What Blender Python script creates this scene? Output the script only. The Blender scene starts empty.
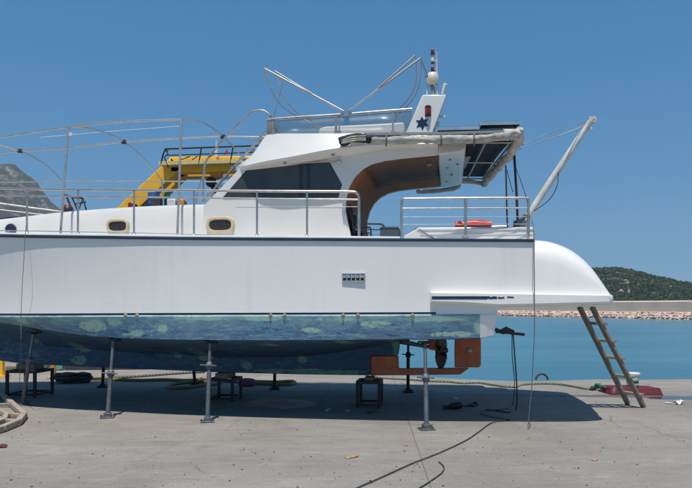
import bpy, bmesh, math, random
from mathutils import Vector, Matrix, noise
random.seed(7)
S = bpy.context.scene
COL = S.collection
R = math.radians

# ------------------------------------------------------------------ camera model (used to place things at true size)
PSI = R(9); D0 = 10.6; F = 650.0; CX = 346.0; HY = 306.0; EYE = 1.6
cs, sn = math.cos(PSI), math.sin(PSI)
def L(px, py, y):
    """point in the yacht's own frame (x aft, y away from the quay side, z up) on the plane y"""
    dx = (px-CX)/F; dz = (HY-py)/F
    t = (y + D0*cs)/(dx*sn + cs)
    return Vector((dx*t*cs-(t-D0)*sn, y, EYE+dz*t))
def W(px, py, t):
    return Vector(((px-CX)/F*t, t, EYE+(HY-py)/F*t))
def G(px, py, z=0.0):
    t = (EYE-z)*F/(py-HY)
    return Vector(((px-CX)/F*t, t, z))
def B2W(p):      # yacht frame -> world
    return Vector((p.x*cs+p.y*sn, -p.x*sn+p.y*cs+D0, p.z))

# ------------------------------------------------------------------ materials
MATS = {}
def nodes(name):
    m = bpy.data.materials.new(name); m.use_nodes = True
    nt = m.node_tree; b = nt.nodes['Principled BSDF']
    MATS[name] = m
    return m, nt, b
def link(nt, a, b): nt.links.new(a, b)
def coords(nt, kind='Object', scale=(1,1,1)):
    tc = nt.nodes.new('ShaderNodeTexCoord'); mp = nt.nodes.new('ShaderNodeMapping')
    mp.inputs['Scale'].default_value = scale
    if kind == 'World':
        g = nt.nodes.new('ShaderNodeNewGeometry'); link(nt, g.outputs['Position'], mp.inputs['Vector'])
    else:
        link(nt, tc.outputs[kind], mp.inputs['Vector'])
    return mp.outputs['Vector']
def ntex(nt, vec, scale, detail=5, rough=0.6, dist=0.0):
    n = nt.nodes.new('ShaderNodeTexNoise'); link(nt, vec, n.inputs['Vector'])
    n.inputs['Scale'].default_value = scale; n.inputs['Detail'].default_value = detail
    n.inputs['Roughness'].default_value = rough; n.inputs['Distortion'].default_value = dist
    return n.outputs['Fac']
def ramp(nt, fac, stops, interp='LINEAR'):
    r = nt.nodes.new('ShaderNodeValToRGB'); cr = r.color_ramp; cr.interpolation = interp
    while len(cr.elements) < len(stops): cr.elements.new(0.5)
    for e, (p, c) in zip(cr.elements, stops):
        e.position = p
        e.color = (c, c, c, 1) if not hasattr(c, '__len__') else (*c, 1)
    link(nt, fac, r.inputs['Fac']); return r.outputs['Color']
def mixc(nt, fac, a, b, mode='MIX'):
    m = nt.nodes.new('ShaderNodeMix'); m.data_type = 'RGBA'; m.blend_type = mode
    if hasattr(fac, 'is_output'): link(nt, fac, m.inputs[0])
    else: m.inputs[0].default_value = fac
    for s, v in ((m.inputs[6], a), (m.inputs[7], b)):
        if hasattr(v, 'is_output'): link(nt, v, s)
        else: s.default_value = (*v, 1)
    return m.outputs[2]
def math_(nt, op, a, b=0.0, clamp=False):
    m = nt.nodes.new('ShaderNodeMath'); m.operation = op; m.use_clamp = clamp
    for s, v in ((m.inputs[0], a), (m.inputs[1], b)):
        if hasattr(v, 'is_output'): link(nt, v, s)
        else: s.default_value = v
    return m.outputs[0]
def bump(nt, b, h, strength=0.3, dist=0.02):
    n = nt.nodes.new('ShaderNodeBump'); n.inputs['Strength'].default_value = strength
    n.inputs['Distance'].default_value = dist
    link(nt, h, n.inputs['Height']); link(nt, n.outputs['Normal'], b.inputs['Normal'])
def simple(name, c1, c2=None, rough=0.5, metal=0.0, scale=6, stretch=(1,1,1), bmp=0.0, bscale=None, coat=0.0, lo=0.35, hi=0.65, kind='Object', spec=None):
    m, nt, b = nodes(name)
    b.inputs['Roughness'].default_value = rough; b.inputs['Metallic'].default_value = metal
    if coat: b.inputs['Coat Weight'].default_value = coat; b.inputs['Coat Roughness'].default_value = 0.12
    if spec is not None: b.inputs['Specular IOR Level'].default_value = spec
    if c2 is None: c2 = tuple(x*0.82 for x in c1)
    v = coords(nt, kind, stretch)
    f = ntex(nt, v, scale, 6, 0.65)
    link(nt, ramp(nt, f, [(lo, c2), (hi, c1)]), b.inputs['Base Color'])
    if bmp: bump(nt, b, ntex(nt, v, bscale or scale*4, 4), bmp, 0.03 if name == 'canvas' else 0.01)
    return m

simple('gelcoat', (.75,.73,.695), (.71,.69,.655), .3, scale=2.2, coat=.3)
simple('deck_white', (.78,.78,.77), (.70,.70,.69), .45, scale=4)
simple('steel', (.56,.53,.50), (.40,.38,.36), .34, .75, scale=9)
simple('galv', (.17,.185,.20), (.10,.112,.13), .55, .5, scale=14, bmp=.1)
simple('black_steel', (.014,.015,.017), (.008,.008,.01), .6, scale=10)
simple('navy', (.012,.022,.055), (.02,.034,.07), .35, scale=5)
simple('rubrail', (.016,.03,.055), (.03,.05,.08), .4, scale=3, stretch=(1,1,6))
simple('rust_primer', (.62,.17,.06), (.46,.115,.045), .6, scale=7, bmp=.1)
simple('bronze', (.15,.11,.075), (.07,.055,.045), .45, .5, scale=9)
simple('brass', (.44,.40,.32), (.28,.24,.18), .5, .3, scale=20)
simple('zinc', (.5,.5,.5), (.35,.35,.35), .5, .4, scale=30)
simple('canvas', (.58,.54,.485), (.38,.35,.31), .9, scale=9, bmp=.5, bscale=14)
simple('dark_cloth', (.02,.027,.045), (.012,.016,.026), .85, scale=8)
simple('varnish', (.48,.165,.045), (.28,.09,.025), .55, scale=3, stretch=(1,9,9), spec=.1)
simple('ceiling_reflection', (.19,.095,.045), (.13,.062,.03), .55, spec=.12)
simple('cream', (.64,.53,.34), (.54,.44,.27), .4, scale=9)
simple('dark_glass', (.062,.062,.06), (.04,.041,.042), .1, scale=1.2, stretch=(2,1,.4))
simple('dark_plastic', (.03,.03,.033), (.02,.02,.022), .45)
simple('grey_plastic', (.28,.29,.29), (.22,.23,.23), .5, scale=11)
simple('white_plastic', (.75,.75,.72), (.66,.66,.62), .4)
simple('ivory', (.70,.66,.56), (.55,.51,.42), .5, scale=8)
simple('red_vinyl', (.56,.055,.04), (.44,.035,.03), .45, scale=6, bmp=.1)
simple('red_lens', (.30,.02,.025), (.22,.015,.02), .2)
simple('maroon_cloth', (.14,.014,.022), (.085,.01,.016), .6, scale=5, bmp=.3, bscale=8)
simple('yellow_paint', (.95,.52,.02), (.86,.43,.016), .45, scale=3, kind='World')
simple('cream_paint', (.72,.58,.25), (.6,.46,.2), .5)
simple('orange_paint', (.75,.3,.03), (.6,.2,.02), .5)
simple('timber', (.30,.235,.165), (.17,.13,.095), .8, scale=5, stretch=(1,1,9), bmp=.4)
simple('ladder_wood', (.34,.28,.225), (.19,.155,.125), .8, scale=7, stretch=(9,9,1.2), bmp=.4)
simple('pale_timber', (.42,.355,.275), (.25,.21,.165), .8, scale=6, stretch=(3,3,3), bmp=.4)
simple('green_rope', (.07,.15,.10), (.27,.29,.21), .9, scale=28, bmp=.5)
simple('dark_green_rope', (.03,.14,.10), (.05,.22,.15), .9, scale=30, bmp=.6)
simple('yellow_hose', (.32,.20,.05), (.2,.13,.04), .5, scale=5)
simple('black_cable', (.022,.023,.025), (.04,.04,.04), .55)
simple('grey_rope', (.16,.16,.15), (.10,.10,.10), .85, scale=40)
simple('redblack_rope', (.06,.012,.016), (.015,.015,.02), .8, scale=3)
simple('pink_plastic', (.40,.09,.18), (.3,.06,.13), .5)
simple('blue_paint', (.02,.07,.25), (.03,.10,.3), .5)
simple('green_paint', (.02,.25,.10), (.03,.3,.14), .5)
simple('workboat_hull', (.03,.035,.05), (.06,.06,.07), .55, scale=3)
simple('paper', (.75,.72,.68), (.6,.56,.5), .9, scale=9)
simple('tan_litter', (.48,.30,.17), (.36,.22,.12), .9, scale=9)
simple('solar', (.012,.016,.035), (.02,.025,.05), .15, scale=12)
simple('alu', (.62,.63,.64), (.5,.5,.52), .35, .7)
simple('davit_paint', (.66,.66,.63), (.48,.47,.44), .5, scale=6, bmp=.1)
simple('iron', (.10,.065,.045), (.05,.035,.03), .8, scale=14, bmp=.4)
simple('net', (.06,.22,.17), (.03,.13,.10), .95, scale=20, bmp=.6)

m = MATS['dark_glass']; bump(m.node_tree, m.node_tree.nodes['Principled BSDF'], ntex(m.node_tree, coords(m.node_tree, 'Object'), 2.2, 2), .25, .03)
# hull side: gelcoat with faint run-off streaks and scuffs
m, nt, b = nodes('topside')
v = coords(nt, 'Object'); v2 = coords(nt, 'Object', (5, 5, .35)); v3 = coords(nt, 'Object', (.6, 1, 7))
st = ramp(nt, ntex(nt, v2, 1.6, 5, .6), [(.56, 0), (.75, 1)])
sc = ramp(nt, ntex(nt, v3, 3.1, 8, .7), [(.62, 0), (.72, 1)])
c = mixc(nt, ramp(nt, ntex(nt, v, .9, 3), [(.3, 0), (.7, 1)]), (.83,.805,.765), (.87,.845,.805))
c = mixc(nt, math_(nt, 'MULTIPLY', st, .22), c, (.60,.60,.57))
c = mixc(nt, math_(nt, 'MULTIPLY', sc, .26), c, (.52,.50,.46))
sm = ramp(nt, ntex(nt, coords(nt, 'Object', (.8,1,1.4)), 2.3, 9, .75, .6), [(.63, 0), (.74, 1)])
c = mixc(nt, math_(nt, 'MULTIPLY', sm, .22), c, (.60,.55,.46))
link(nt, c, b.inputs['Base Color']); b.inputs['Roughness'].default_value = .3
b.inputs['Coat Weight'].default_value = .25
bump(nt, b, ntex(nt, v, 1.3, 2), .12, .02)

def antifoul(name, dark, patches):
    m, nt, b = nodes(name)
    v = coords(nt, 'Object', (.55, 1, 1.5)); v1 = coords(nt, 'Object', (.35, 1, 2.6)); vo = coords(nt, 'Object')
    kk = (.30,.50,.66) if dark else (1.25,1.35,1.4)  # dark variant: shade under the chine put into the same paint's colours
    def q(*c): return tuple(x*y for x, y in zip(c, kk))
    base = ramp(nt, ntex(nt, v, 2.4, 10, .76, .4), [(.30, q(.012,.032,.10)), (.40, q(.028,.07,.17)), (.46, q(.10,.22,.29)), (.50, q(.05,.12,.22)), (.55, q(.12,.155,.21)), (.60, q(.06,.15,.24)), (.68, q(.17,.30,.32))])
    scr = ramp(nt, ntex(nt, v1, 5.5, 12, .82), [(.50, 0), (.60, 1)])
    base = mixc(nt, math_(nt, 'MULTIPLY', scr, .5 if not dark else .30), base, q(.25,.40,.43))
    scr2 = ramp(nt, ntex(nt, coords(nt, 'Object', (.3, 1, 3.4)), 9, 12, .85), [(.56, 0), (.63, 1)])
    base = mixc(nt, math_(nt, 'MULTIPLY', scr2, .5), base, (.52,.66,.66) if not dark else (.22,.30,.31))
    sx = nt.nodes.new('ShaderNodeSeparateXYZ'); link(nt, vo, sx.inputs[0])
    wn = math_(nt, 'MULTIPLY', math_(nt, 'SUBTRACT', ntex(nt, coords(nt, 'Object', (1,1,1.7)), 4.5, 10, .75), .46), 5.5)
    pal = None
    for px, py, rx, ry, yl in patches:
        c0_ = L(px, py, yl); a = abs(L(px+rx, py, yl).x-c0_.x); bz_ = abs(L(px, py+ry, yl).z-c0_.z)
        dx = math_(nt, 'DIVIDE', math_(nt, 'SUBTRACT', sx.outputs['X'], c0_.x), a); dz = math_(nt, 'DIVIDE', math_(nt, 'SUBTRACT', sx.outputs['Z'], c0_.z), bz_)
        d = math_(nt, 'ADD', math_(nt, 'ADD', math_(nt, 'MULTIPLY', dx, dx), math_(nt, 'MULTIPLY', dz, dz)), wn)
        w = math_(nt, 'MULTIPLY', math_(nt, 'SUBTRACT', 1.0, d), 4.0, True)
        pal = w if pal is None else math_(nt, 'MAXIMUM', pal, w)
    fre = ramp(nt, ntex(nt, vo, 15, 7, .75), [(.32, 0), (.46, 1)])
    pc = mixc(nt, ntex(nt, vo, 5, 5, .6), (.34,.54,.43), (.52,.68,.56)) if not dark else mixc(nt, ntex(nt, vo, 5, 5, .6), (.11,.26,.20), (.19,.36,.28))
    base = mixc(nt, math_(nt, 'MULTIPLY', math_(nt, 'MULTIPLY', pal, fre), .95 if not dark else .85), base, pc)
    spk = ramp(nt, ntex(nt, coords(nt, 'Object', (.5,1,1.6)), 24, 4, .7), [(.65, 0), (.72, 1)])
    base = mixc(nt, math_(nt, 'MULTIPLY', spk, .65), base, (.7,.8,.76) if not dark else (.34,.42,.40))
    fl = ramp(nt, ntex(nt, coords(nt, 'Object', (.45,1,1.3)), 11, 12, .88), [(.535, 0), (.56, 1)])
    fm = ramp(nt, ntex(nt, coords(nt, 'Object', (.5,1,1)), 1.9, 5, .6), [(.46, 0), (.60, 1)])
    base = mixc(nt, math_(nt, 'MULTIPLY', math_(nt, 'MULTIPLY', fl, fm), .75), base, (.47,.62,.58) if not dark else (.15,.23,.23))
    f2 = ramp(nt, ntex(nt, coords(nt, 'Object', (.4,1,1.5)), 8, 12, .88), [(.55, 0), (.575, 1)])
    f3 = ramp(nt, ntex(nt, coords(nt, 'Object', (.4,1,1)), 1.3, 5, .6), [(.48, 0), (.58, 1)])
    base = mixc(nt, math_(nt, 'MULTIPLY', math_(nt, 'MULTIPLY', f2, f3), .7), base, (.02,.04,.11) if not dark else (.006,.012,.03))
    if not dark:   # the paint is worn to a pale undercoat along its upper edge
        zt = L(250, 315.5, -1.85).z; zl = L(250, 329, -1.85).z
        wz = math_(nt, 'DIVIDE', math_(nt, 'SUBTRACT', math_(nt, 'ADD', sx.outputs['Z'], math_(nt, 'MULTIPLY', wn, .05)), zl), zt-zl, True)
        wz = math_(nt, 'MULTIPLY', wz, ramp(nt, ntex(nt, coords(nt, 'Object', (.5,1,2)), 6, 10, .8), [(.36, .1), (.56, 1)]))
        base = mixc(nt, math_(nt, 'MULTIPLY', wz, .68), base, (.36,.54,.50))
    link(nt, base, b.inputs['Base Color']); b.inputs['Roughness'].default_value = .75
    bump(nt, b, ntex(nt, vo, 22, 8), .35, .01)
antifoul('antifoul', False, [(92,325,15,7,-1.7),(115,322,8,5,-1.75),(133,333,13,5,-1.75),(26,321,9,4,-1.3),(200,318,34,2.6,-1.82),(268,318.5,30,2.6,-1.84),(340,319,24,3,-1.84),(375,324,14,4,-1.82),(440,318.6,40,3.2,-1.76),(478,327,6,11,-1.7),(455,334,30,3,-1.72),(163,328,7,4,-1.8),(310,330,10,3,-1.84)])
antifoul('antifoul_shaded', True, [(21,343,7,4,-.7),(62,349,10,7,-.7),(80,360,9,5,-.12),(172,355,6,5,-.4),(200,355,9,9,-.4),(247,366,7,6,-.12),(300,360,5,4,-.3),(273,344,8,3,-1.2),(310,372,60,3.4,-.12),(396,346,5,11,-.12),(345,342,9,4,-1.3)])

# clear, slightly tinted flybridge screen
m, nt, b = nodes('clear_screen'); out = nt.nodes['Material Output']
tr = nt.nodes.new('ShaderNodeBsdfTransparent'); tr.inputs['Color'].default_value = (.78,.80,.80,1)
gl = nt.nodes.new('ShaderNodeBsdfDiffuse'); gl.inputs['Color'].default_value = (.5,.52,.54,1)
gs = nt.nodes.new('ShaderNodeBsdfGlossy'); gs.inputs['Roughness'].default_value = .3
mx = nt.nodes.new('ShaderNodeMixShader'); mx.inputs[0].default_value = .07
link(nt, tr.outputs[0], mx.inputs[1]); link(nt, gl.outputs[0], mx.inputs[2])
mx2 = nt.nodes.new('ShaderNodeMixShader'); mx2.inputs[0].default_value = .02
link(nt, mx.outputs[0], mx2.inputs[1]); link(nt, gs.outputs[0], mx2.inputs[2]); link(nt, mx2.outputs[0], out.inputs['Surface'])

# concrete quay
def nt_sepy(nt, v):
    n = nt.nodes.new('ShaderNodeSeparateXYZ'); link(nt, v, n.inputs[0]); return n.outputs['Y']
m, nt, b = nodes('concrete')
v = coords(nt, 'World'); vs = coords(nt, 'World', (.35, 1.2, 1))
big = ntex(nt, v, .35, 6, .6, .4); mid = ntex(nt, vs, 1.7, 8, .7); fine = ntex(nt, v, 26, 6, .75)
c = mixc(nt, ramp(nt, big, [(.35, 0), (.65, 1)]), (.21,.195,.178), (.305,.285,.262))
c = mixc(nt, ramp(nt, mid, [(.42, 0), (.72, .55)]), c, (.20,.186,.17))
c = mixc(nt, math_(nt, 'MULTIPLY', ramp(nt, ntex(nt, v, 2.3, 9, .75, .5), [(.60, 0), (.70, 1)]), .35), c, (.42,.40,.37))
c = mixc(nt, math_(nt, 'MULTIPLY', ramp(nt, ntex(nt, coords(nt, 'World', (.5,3.2,1)), 2.2, 10, .8, .6), [(.52, 0), (.66, 1)]), .55), c, (.36,.34,.315))
c = mixc(nt, math_(nt, 'MULTIPLY', ramp(nt, ntex(nt, coords(nt, 'World', (.8,2.2,1)), 4.2, 10, .8, .6), [(.53, 0), (.66, 1)]), .5), c, (.14,.13,.12))
c = mixc(nt, ramp(nt, fine, [(.30, .45), (.50, 0)]), c, (.13,.12,.11))
c = mixc(nt, math_(nt, 'MULTIPLY', ramp(nt, ntex(nt, v, 60, 3, .6), [(.66, 0), (.72, 1)]), .5), c, (.5,.48,.45))
c = mixc(nt, math_(nt, 'MULTIPLY', ramp(nt, ntex(nt, v, .8, 5, .55, 1.0), [(.62, 0), (.72, 1)]), .35), c, (.10,.09,.082))
cope = math_(nt, 'MULTIPLY', ramp(nt, math_(nt, 'ADD', math_(nt, 'MULTIPLY', math_(nt, 'SUBTRACT', ntex(nt, v, 1.2, 6), .5), .12), math_(nt, 'MULTIPLY', nt_sepy(nt, v), .05)), [(.61, 0), (.625, 1)]), .7)
c = mixc(nt, cope, c, mixc(nt, ramp(nt, mid, [(.35, 0), (.65, 1)]), (.25,.225,.195), (.37,.34,.30)))
grit = ramp(nt, ntex(nt, coords(nt, 'World', (1,1.3,1)), 9, 9, .85), [(.60, 0), (.70, 1)])
c = mixc(nt, math_(nt, 'MULTIPLY', grit, .55), c, (.11,.098,.086))
c = mixc(nt, math_(nt, 'MULTIPLY', ramp(nt, ntex(nt, coords(nt, 'World', (.25,1,1)), .9, 7, .7, .8), [(.55, 0), (.66, 1)]), .4), c, (.155,.145,.135))
c = mixc(nt, math_(nt, 'MULTIPLY', ramp(nt, ntex(nt, v, 1.1, 8, .75, 1.5), [(.60, 0), (.68, 1)]), .4), c, (.36,.31,.26))
# hairline cracks
vd = nt.nodes.new('ShaderNodeTexVoronoi'); vd.feature = 'DISTANCE_TO_EDGE'; vd.inputs['Scale'].default_value = .2
wn = nt.nodes.new('ShaderNodeTexNoise'); wn.inputs['Scale'].default_value = 1.4; wn.inputs['Detail'].default_value = 6
link(nt, v, wn.inputs['Vector'])
ad = nt.nodes.new('ShaderNodeVectorMath'); ad.operation = 'MULTIPLY_ADD'
link(nt, wn.outputs['Color'], ad.inputs[0]); ad.inputs[1].default_value = (.22,.22,0); link(nt, v, ad.inputs[2])
link(nt, ad.outputs[0], vd.inputs['Vector'])
ck = ramp(nt, vd.outputs['Distance'], [(0, 1), (.0008, 1), (.0022, 0)])
ckm = math_(nt, 'MULTIPLY', ck, ramp(nt, ntex(nt, v, .6, 3), [(.50, 0), (.58, .45)]))
# pour joints
sx = nt.nodes.new('ShaderNodeSeparateXYZ'); link(nt, v, sx.inputs[0])
wob = math_(nt, 'MULTIPLY', math_(nt, 'SUBTRACT', ntex(nt, v, 3, 4), .5), .05)
jx = math_(nt, 'ABSOLUTE', math_(nt, 'SUBTRACT', math_(nt, 'ADD', sx.outputs['X'], math_(nt, 'ADD', wob, math_(nt, 'MULTIPLY', sx.outputs['Y'], -.035))), .55))
jy = math_(nt, 'ABSOLUTE', math_(nt, 'SUBTRACT', math_(nt, 'ADD', sx.outputs['Y'], math_(nt, 'ADD', wob, math_(nt, 'MULTIPLY', sx.outputs['X'], .02))), 12.2))
jd = math_(nt, 'LESS_THAN', math_(nt, 'MINIMUM', jx, jy), .006)
cr = math_(nt, 'MAXIMUM', ckm, math_(nt, 'MULTIPLY', jd, .5))
for pa, pb, wd_, am in (((197,434),(118,473),.005,.35),((640,424),(700,449),.006,.45),((170,412.6),(96,411),.007,.45),((225,431),(240,419),.005,.35)):
    A_, B_ = G(*pa), G(*pb); d_ = (B_-A_); ln = d_.length; d_.normalize(); n_ = Vector((-d_.y, d_.x, 0))
    sgn = math_(nt, 'ADD', math_(nt, 'MULTIPLY', sx.outputs['X'], n_.x), math_(nt, 'MULTIPLY', sx.outputs['Y'], n_.y))
    ds = math_(nt, 'ABSOLUTE', math_(nt, 'ADD', math_(nt, 'SUBTRACT', sgn, n_.dot(A_)), math_(nt, 'MULTIPLY', wob, 2.0)))
    al = math_(nt, 'ADD', math_(nt, 'MULTIPLY', sx.outputs['X'], d_.x), math_(nt, 'MULTIPLY', sx.outputs['Y'], d_.y))
    ins = math_(nt, 'LESS_THAN', math_(nt, 'ABSOLUTE', math_(nt, 'SUBTRACT', al, d_.dot(A_)+ln/2)), ln/2)
    cr = math_(nt, 'MAXIMUM', cr, math_(nt, 'MULTIPLY', math_(nt, 'MULTIPLY', math_(nt, 'LESS_THAN', ds, wd_), ins), am))
c = mixc(nt, cr, c, (.06,.055,.05))
link(nt, c, b.inputs['Base Color']); b.inputs['Roughness'].default_value = .9; b.inputs['Specular IOR Level'].default_value = .25
hh = math_(nt, 'ADD', math_(nt, 'MULTIPLY', fine, .6), math_(nt, 'ADD', math_(nt, 'MULTIPLY', mid, 1.2), math_(nt, 'MULTIPLY', cr, -1.2)))
bump(nt, b, hh, .5, .02)

# sea
m, nt, b = nodes('sea')
v = coords(nt, 'World', (1, 1, 1))
w1 = ntex(nt, coords(nt, 'World', (.5, 1.3, 1)), 1.1, 6, .55); w2 = ntex(nt, coords(nt, 'World', (.12, .4, 1)), .35, 3)
link(nt, ramp(nt, ntex(nt, coords(nt, 'World', (.03, .22, 1)), .9, 6, .65), [(.35, (.022,.130,.185)), (.65, (.045,.18,.24))]), b.inputs['Base Color'])
b.inputs['Roughness'].default_value = .22; b.inputs['IOR'].default_value = 1.33
bump(nt, b, math_(nt, 'ADD', w1, math_(nt, 'MULTIPLY', w2, 1.5)), .42, .12)

# puddle
simple('puddle', (.05,.048,.045), (.04,.04,.04), .03)

# breakwater, rocks, hill, mountain
simple('breakwater_concrete', (.66,.53,.41), (.54,.43,.335), .9, scale=.16, stretch=(1,1,.4), kind='World', bmp=.3, bscale=2)
simple('riprap', (.62,.46,.38), (.48,.355,.30), .9, scale=.9, kind='World', bmp=.6, bscale=2)
m, nt, b = nodes('hill_ground')
v = coords(nt, 'World')
c = mixc(nt, ramp(nt, ntex(nt, v, .07, 6, .6), [(.45, 0), (.62, 1)]), (.036,.05,.022), (.055,.066,.033))
link(nt, c, b.inputs['Base Color']); b.inputs['Roughness'].default_value = 1
m, nt, b = nodes('scrub_leaf')
v = coords(nt, 'World')
c = ramp(nt, ntex(nt, v, .16, 6, .7), [(.35, (.028,.045,.02)), (.5, (.042,.065,.026)), (.66, (.075,.09,.04))])
link(nt, c, b.inputs['Base Color']); b.inputs['Roughness'].default_value = 1; b.inputs['Specular IOR Level'].default_value = .1
m, nt, b = nodes('mountain_rock')
v = coords(nt, 'World'); vz = coords(nt, 'World', (1, 1, .5))
rk = ramp(nt, ntex(nt, vz, .055, 10, .78, .4), [(.38, (.10,.09,.08)), (.5, (.28,.255,.23)), (.60, (.55,.51,.46))])
sb = ramp(nt, ntex(nt, v, .085, 10, .8), [(.44, 0), (.50, 1)])
g = nt.nodes.new('ShaderNodeNewGeometry'); sz = nt.nodes.new('ShaderNodeSeparateXYZ'); link(nt, g.outputs['Position'], sz.inputs[0])
c = mixc(nt, math_(nt, 'MULTIPLY', sb, .9), rk, (.055,.065,.035))
link(nt, c, b.inputs['Base Color']); b.inputs['Roughness'].default_value = 1; b.inputs['Specular IOR Level'].default_value = .1
bump(nt, b, ntex(nt, v, .11, 10, .8), 1.0, 9.0)

# ------------------------------------------------------------------ object helpers
def finish(name, me, mat, parent=None, smooth=True, angle=38):
    mats = mat if isinstance(mat, (list, tuple)) else [mat]
    for mm in mats: me.materials.append(MATS[mm])
    if smooth:
        me.shade_smooth(); me.set_sharp_from_angle(angle=R(angle))
    o = bpy.data.objects.new(name, me); COL.objects.link(o)
    if parent: o.parent = parent
    return o
class MB:
    def __init__(s): s.v = []; s.f = []; s.mi = []
    def add(s, vs, fs, mi=0):
        n = len(s.v); s.v += [tuple(v) for v in vs]
        s.f += [tuple(i+n for i in f) for f in fs]; s.mi += [mi]*len(fs); return s
    def grid(s, rows, closed=False, mi=0, cap=False):
        n = len(rows[0]); vs = [p for r in rows for p in r]; fs = []
        for i in range(len(rows)-1):
            for j in range(n if closed else n-1):
                a = i*n+j; b_ = i*n+(j+1) % n
                fs.append((a, b_, b_+n, a+n))
        if cap:
            fs.append(tuple(range(n-1, -1, -1))); fs.append(tuple((len(rows)-1)*n+k for k in range(n)))
        return s.add(vs, fs, mi)
    def tube(s, pts, r, n=8, mi=0, smooth=0):
        pts = [Vector(p) for p in pts]
        if smooth: pts, rr = cat(pts, smooth), None
        rows = []; up = None
        for i, p in enumerate(pts):
            d = (pts[min(i+1, len(pts)-1)]-pts[max(i-1, 0)])
            if d.length < 1e-9: d = Vector((0, 0, 1))
            d.normalize()
            if up is None: up = d.orthogonal().normalized()
            else:
                up = up - d*up.dot(d)
                up = up.normalized() if up.length > 1e-6 else d.orthogonal().normalized()
            sd = d.cross(up)
            rad = r(i/(len(pts)-1)) if callable(r) else r
            rows.append([p+(up*math.cos(2*math.pi*k/n)+sd*math.sin(2*math.pi*k/n))*rad for k in range(n)])
        return s.grid(rows, True, mi, True)
    def bar(s, a, b_, w, h, mi=0, up=(0,0,1)):
        a, b_ = Vector(a), Vector(b_); d = (b_-a).normalized(); up = Vector(up)
        sd = d.cross(up)
        if sd.length < 1e-4: sd = d.cross(Vector((0,1,0)))
        sd.normalize(); u = sd.cross(d)
        rows = [[p+sd*x*w/2+u*z*h/2 for x, z in ((-1,-1),(1,-1),(1,1),(-1,1))] for p in (a, b_)]
        return s.grid(rows, True, mi, True)
    def box(s, c, sx, sy, sz, mi=0, rz=0):
        c = Vector(c); m_ = Matrix.Rotation(rz, 3, 'Z')
        vs = [c+m_ @ Vector((x*sx/2, y*sy/2, z*sz/2)) for z in (-1,1) for x, y in ((-1,-1),(1,-1),(1,1),(-1,1))]
        return s.add(vs, [(3,2,1,0),(4,5,6,7),(0,1,5,4),(1,2,6,5),(2,3,7,6),(3,0,4,7)], mi)
    def prism(s, near, dy, mi=0):
        """polygon extruded by vector dy"""
        near = [Vector(p) for p in near]; n = len(near); dy = Vector(dy)
        vs = near+[p+dy for p in near]
        fs = [tuple(range(n)), tuple(range(2*n-1, n-1, -1))]
        fs += [((i+1) % n, i, i+n, (i+1) % n+n) for i in range(n)]
        return s.add(vs, fs, mi)
    def lathe(s, c, prof, n=20, axis=(0,0,1), mi=0):
        ax = Vector(axis).normalized(); u = ax.orthogonal().normalized(); w = ax.cross(u); c = Vector(c)
        rows = [[c+ax*h+(u*math.cos(2*math.pi*k/n)+w*math.sin(2*math.pi*k/n))*max(r, .0005) for k in range(n)] for r, h in prof]
        return s.grid(rows, True, mi, True)
    def build(s, name, mat, parent=None, smooth=True, angle=38, bev=0.0, seg=2, recalc=True):
        me = bpy.data.meshes.new(name); me.from_pydata(s.v, [], s.f)
        for p, i in zip(me.polygons, s.mi): p.material_index = i
        if recalc:
            bm = bmesh.new(); bm.from_mesh(me); bmesh.ops.recalc_face_normals(bm, faces=bm.faces[:]); bm.to_mesh(me); bm.free()
        me.update()
        o = finish(name, me, mat, parent, smooth, angle)
        if bev:
            bv = o.modifiers.new('bevel', 'BEVEL'); bv.width = bev; bv.segments = seg; bv.limit_method = 'ANGLE'; bv.angle_limit = R(35)
        return o
def cat(p, k=6):
    out = []; n = len(p)
    for i in range(n-1):
        a, b_, c, d = p[max(i-1,0)], p[i], p[i+1], p[min(i+2,n-1)]
        for j in range(k):
            t = j/k
            out.append(.5*((2*b_)+(-a+c)*t+(2*a-5*b_+4*c-d)*t*t+(-a+3*b_-3*c+d)*t**3))
    out.append(p[-1]); return out
def tab(*pts):
    def f(x):
        if x <= pts[0][0]: return pts[0][1]
        if x >= pts[-1][0]: return pts[-1][1]
        for i in range(len(pts)-1):
            if pts[i][0] <= x <= pts[i+1][0]:
                x0, y0 = pts[i]; x1, y1 = pts[i+1]; h = x1-x0
                d = (y1-y0)/h
                dl = d if i == 0 else (d+(y0-pts[i-1][1])/(x0-pts[i-1][0]))/2
                dr = d if i == len(pts)-2 else (d+(pts[i+2][1]-y1)/(pts[i+2][0]-x1))/2
                t = (x-x0)/h
                return (2*t**3-3*t*t+1)*y0+(t**3-2*t*t+t)*h*dl+(-2*t**3+3*t*t)*y1+(t**3-t*t)*h*dr
    return f
def lin(*pts):
    def f(x):
        if x <= pts[0][0]: return pts[0][1]
        for (x0, y0), (x1, y1) in zip(pts, pts[1:]):
            if x <= x1: return y0+(y1-y0)*(x-x0)/(x1-x0)
        return pts[-1][1]
    return f
def tag(o, label, cat_, group=None):
    o['label'] = label; o['category'] = cat_
    if group: o['group'] = group
    return o
def empty(name, loc=(0,0,0), rz=0):
    o = bpy.data.objects.new(name, None); COL.objects.link(o); o.location = loc; o.rotation_euler = (0,0,rz); o.empty_display_size = .3
    return o
def kind(o, k): o['kind'] = k; return o
def mir(p): return Vector((p.x, -p.y, p.z))
def frange(a, b_, n): return [a+(b_-a)*i/(n-1) for i in range(n)]

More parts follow.
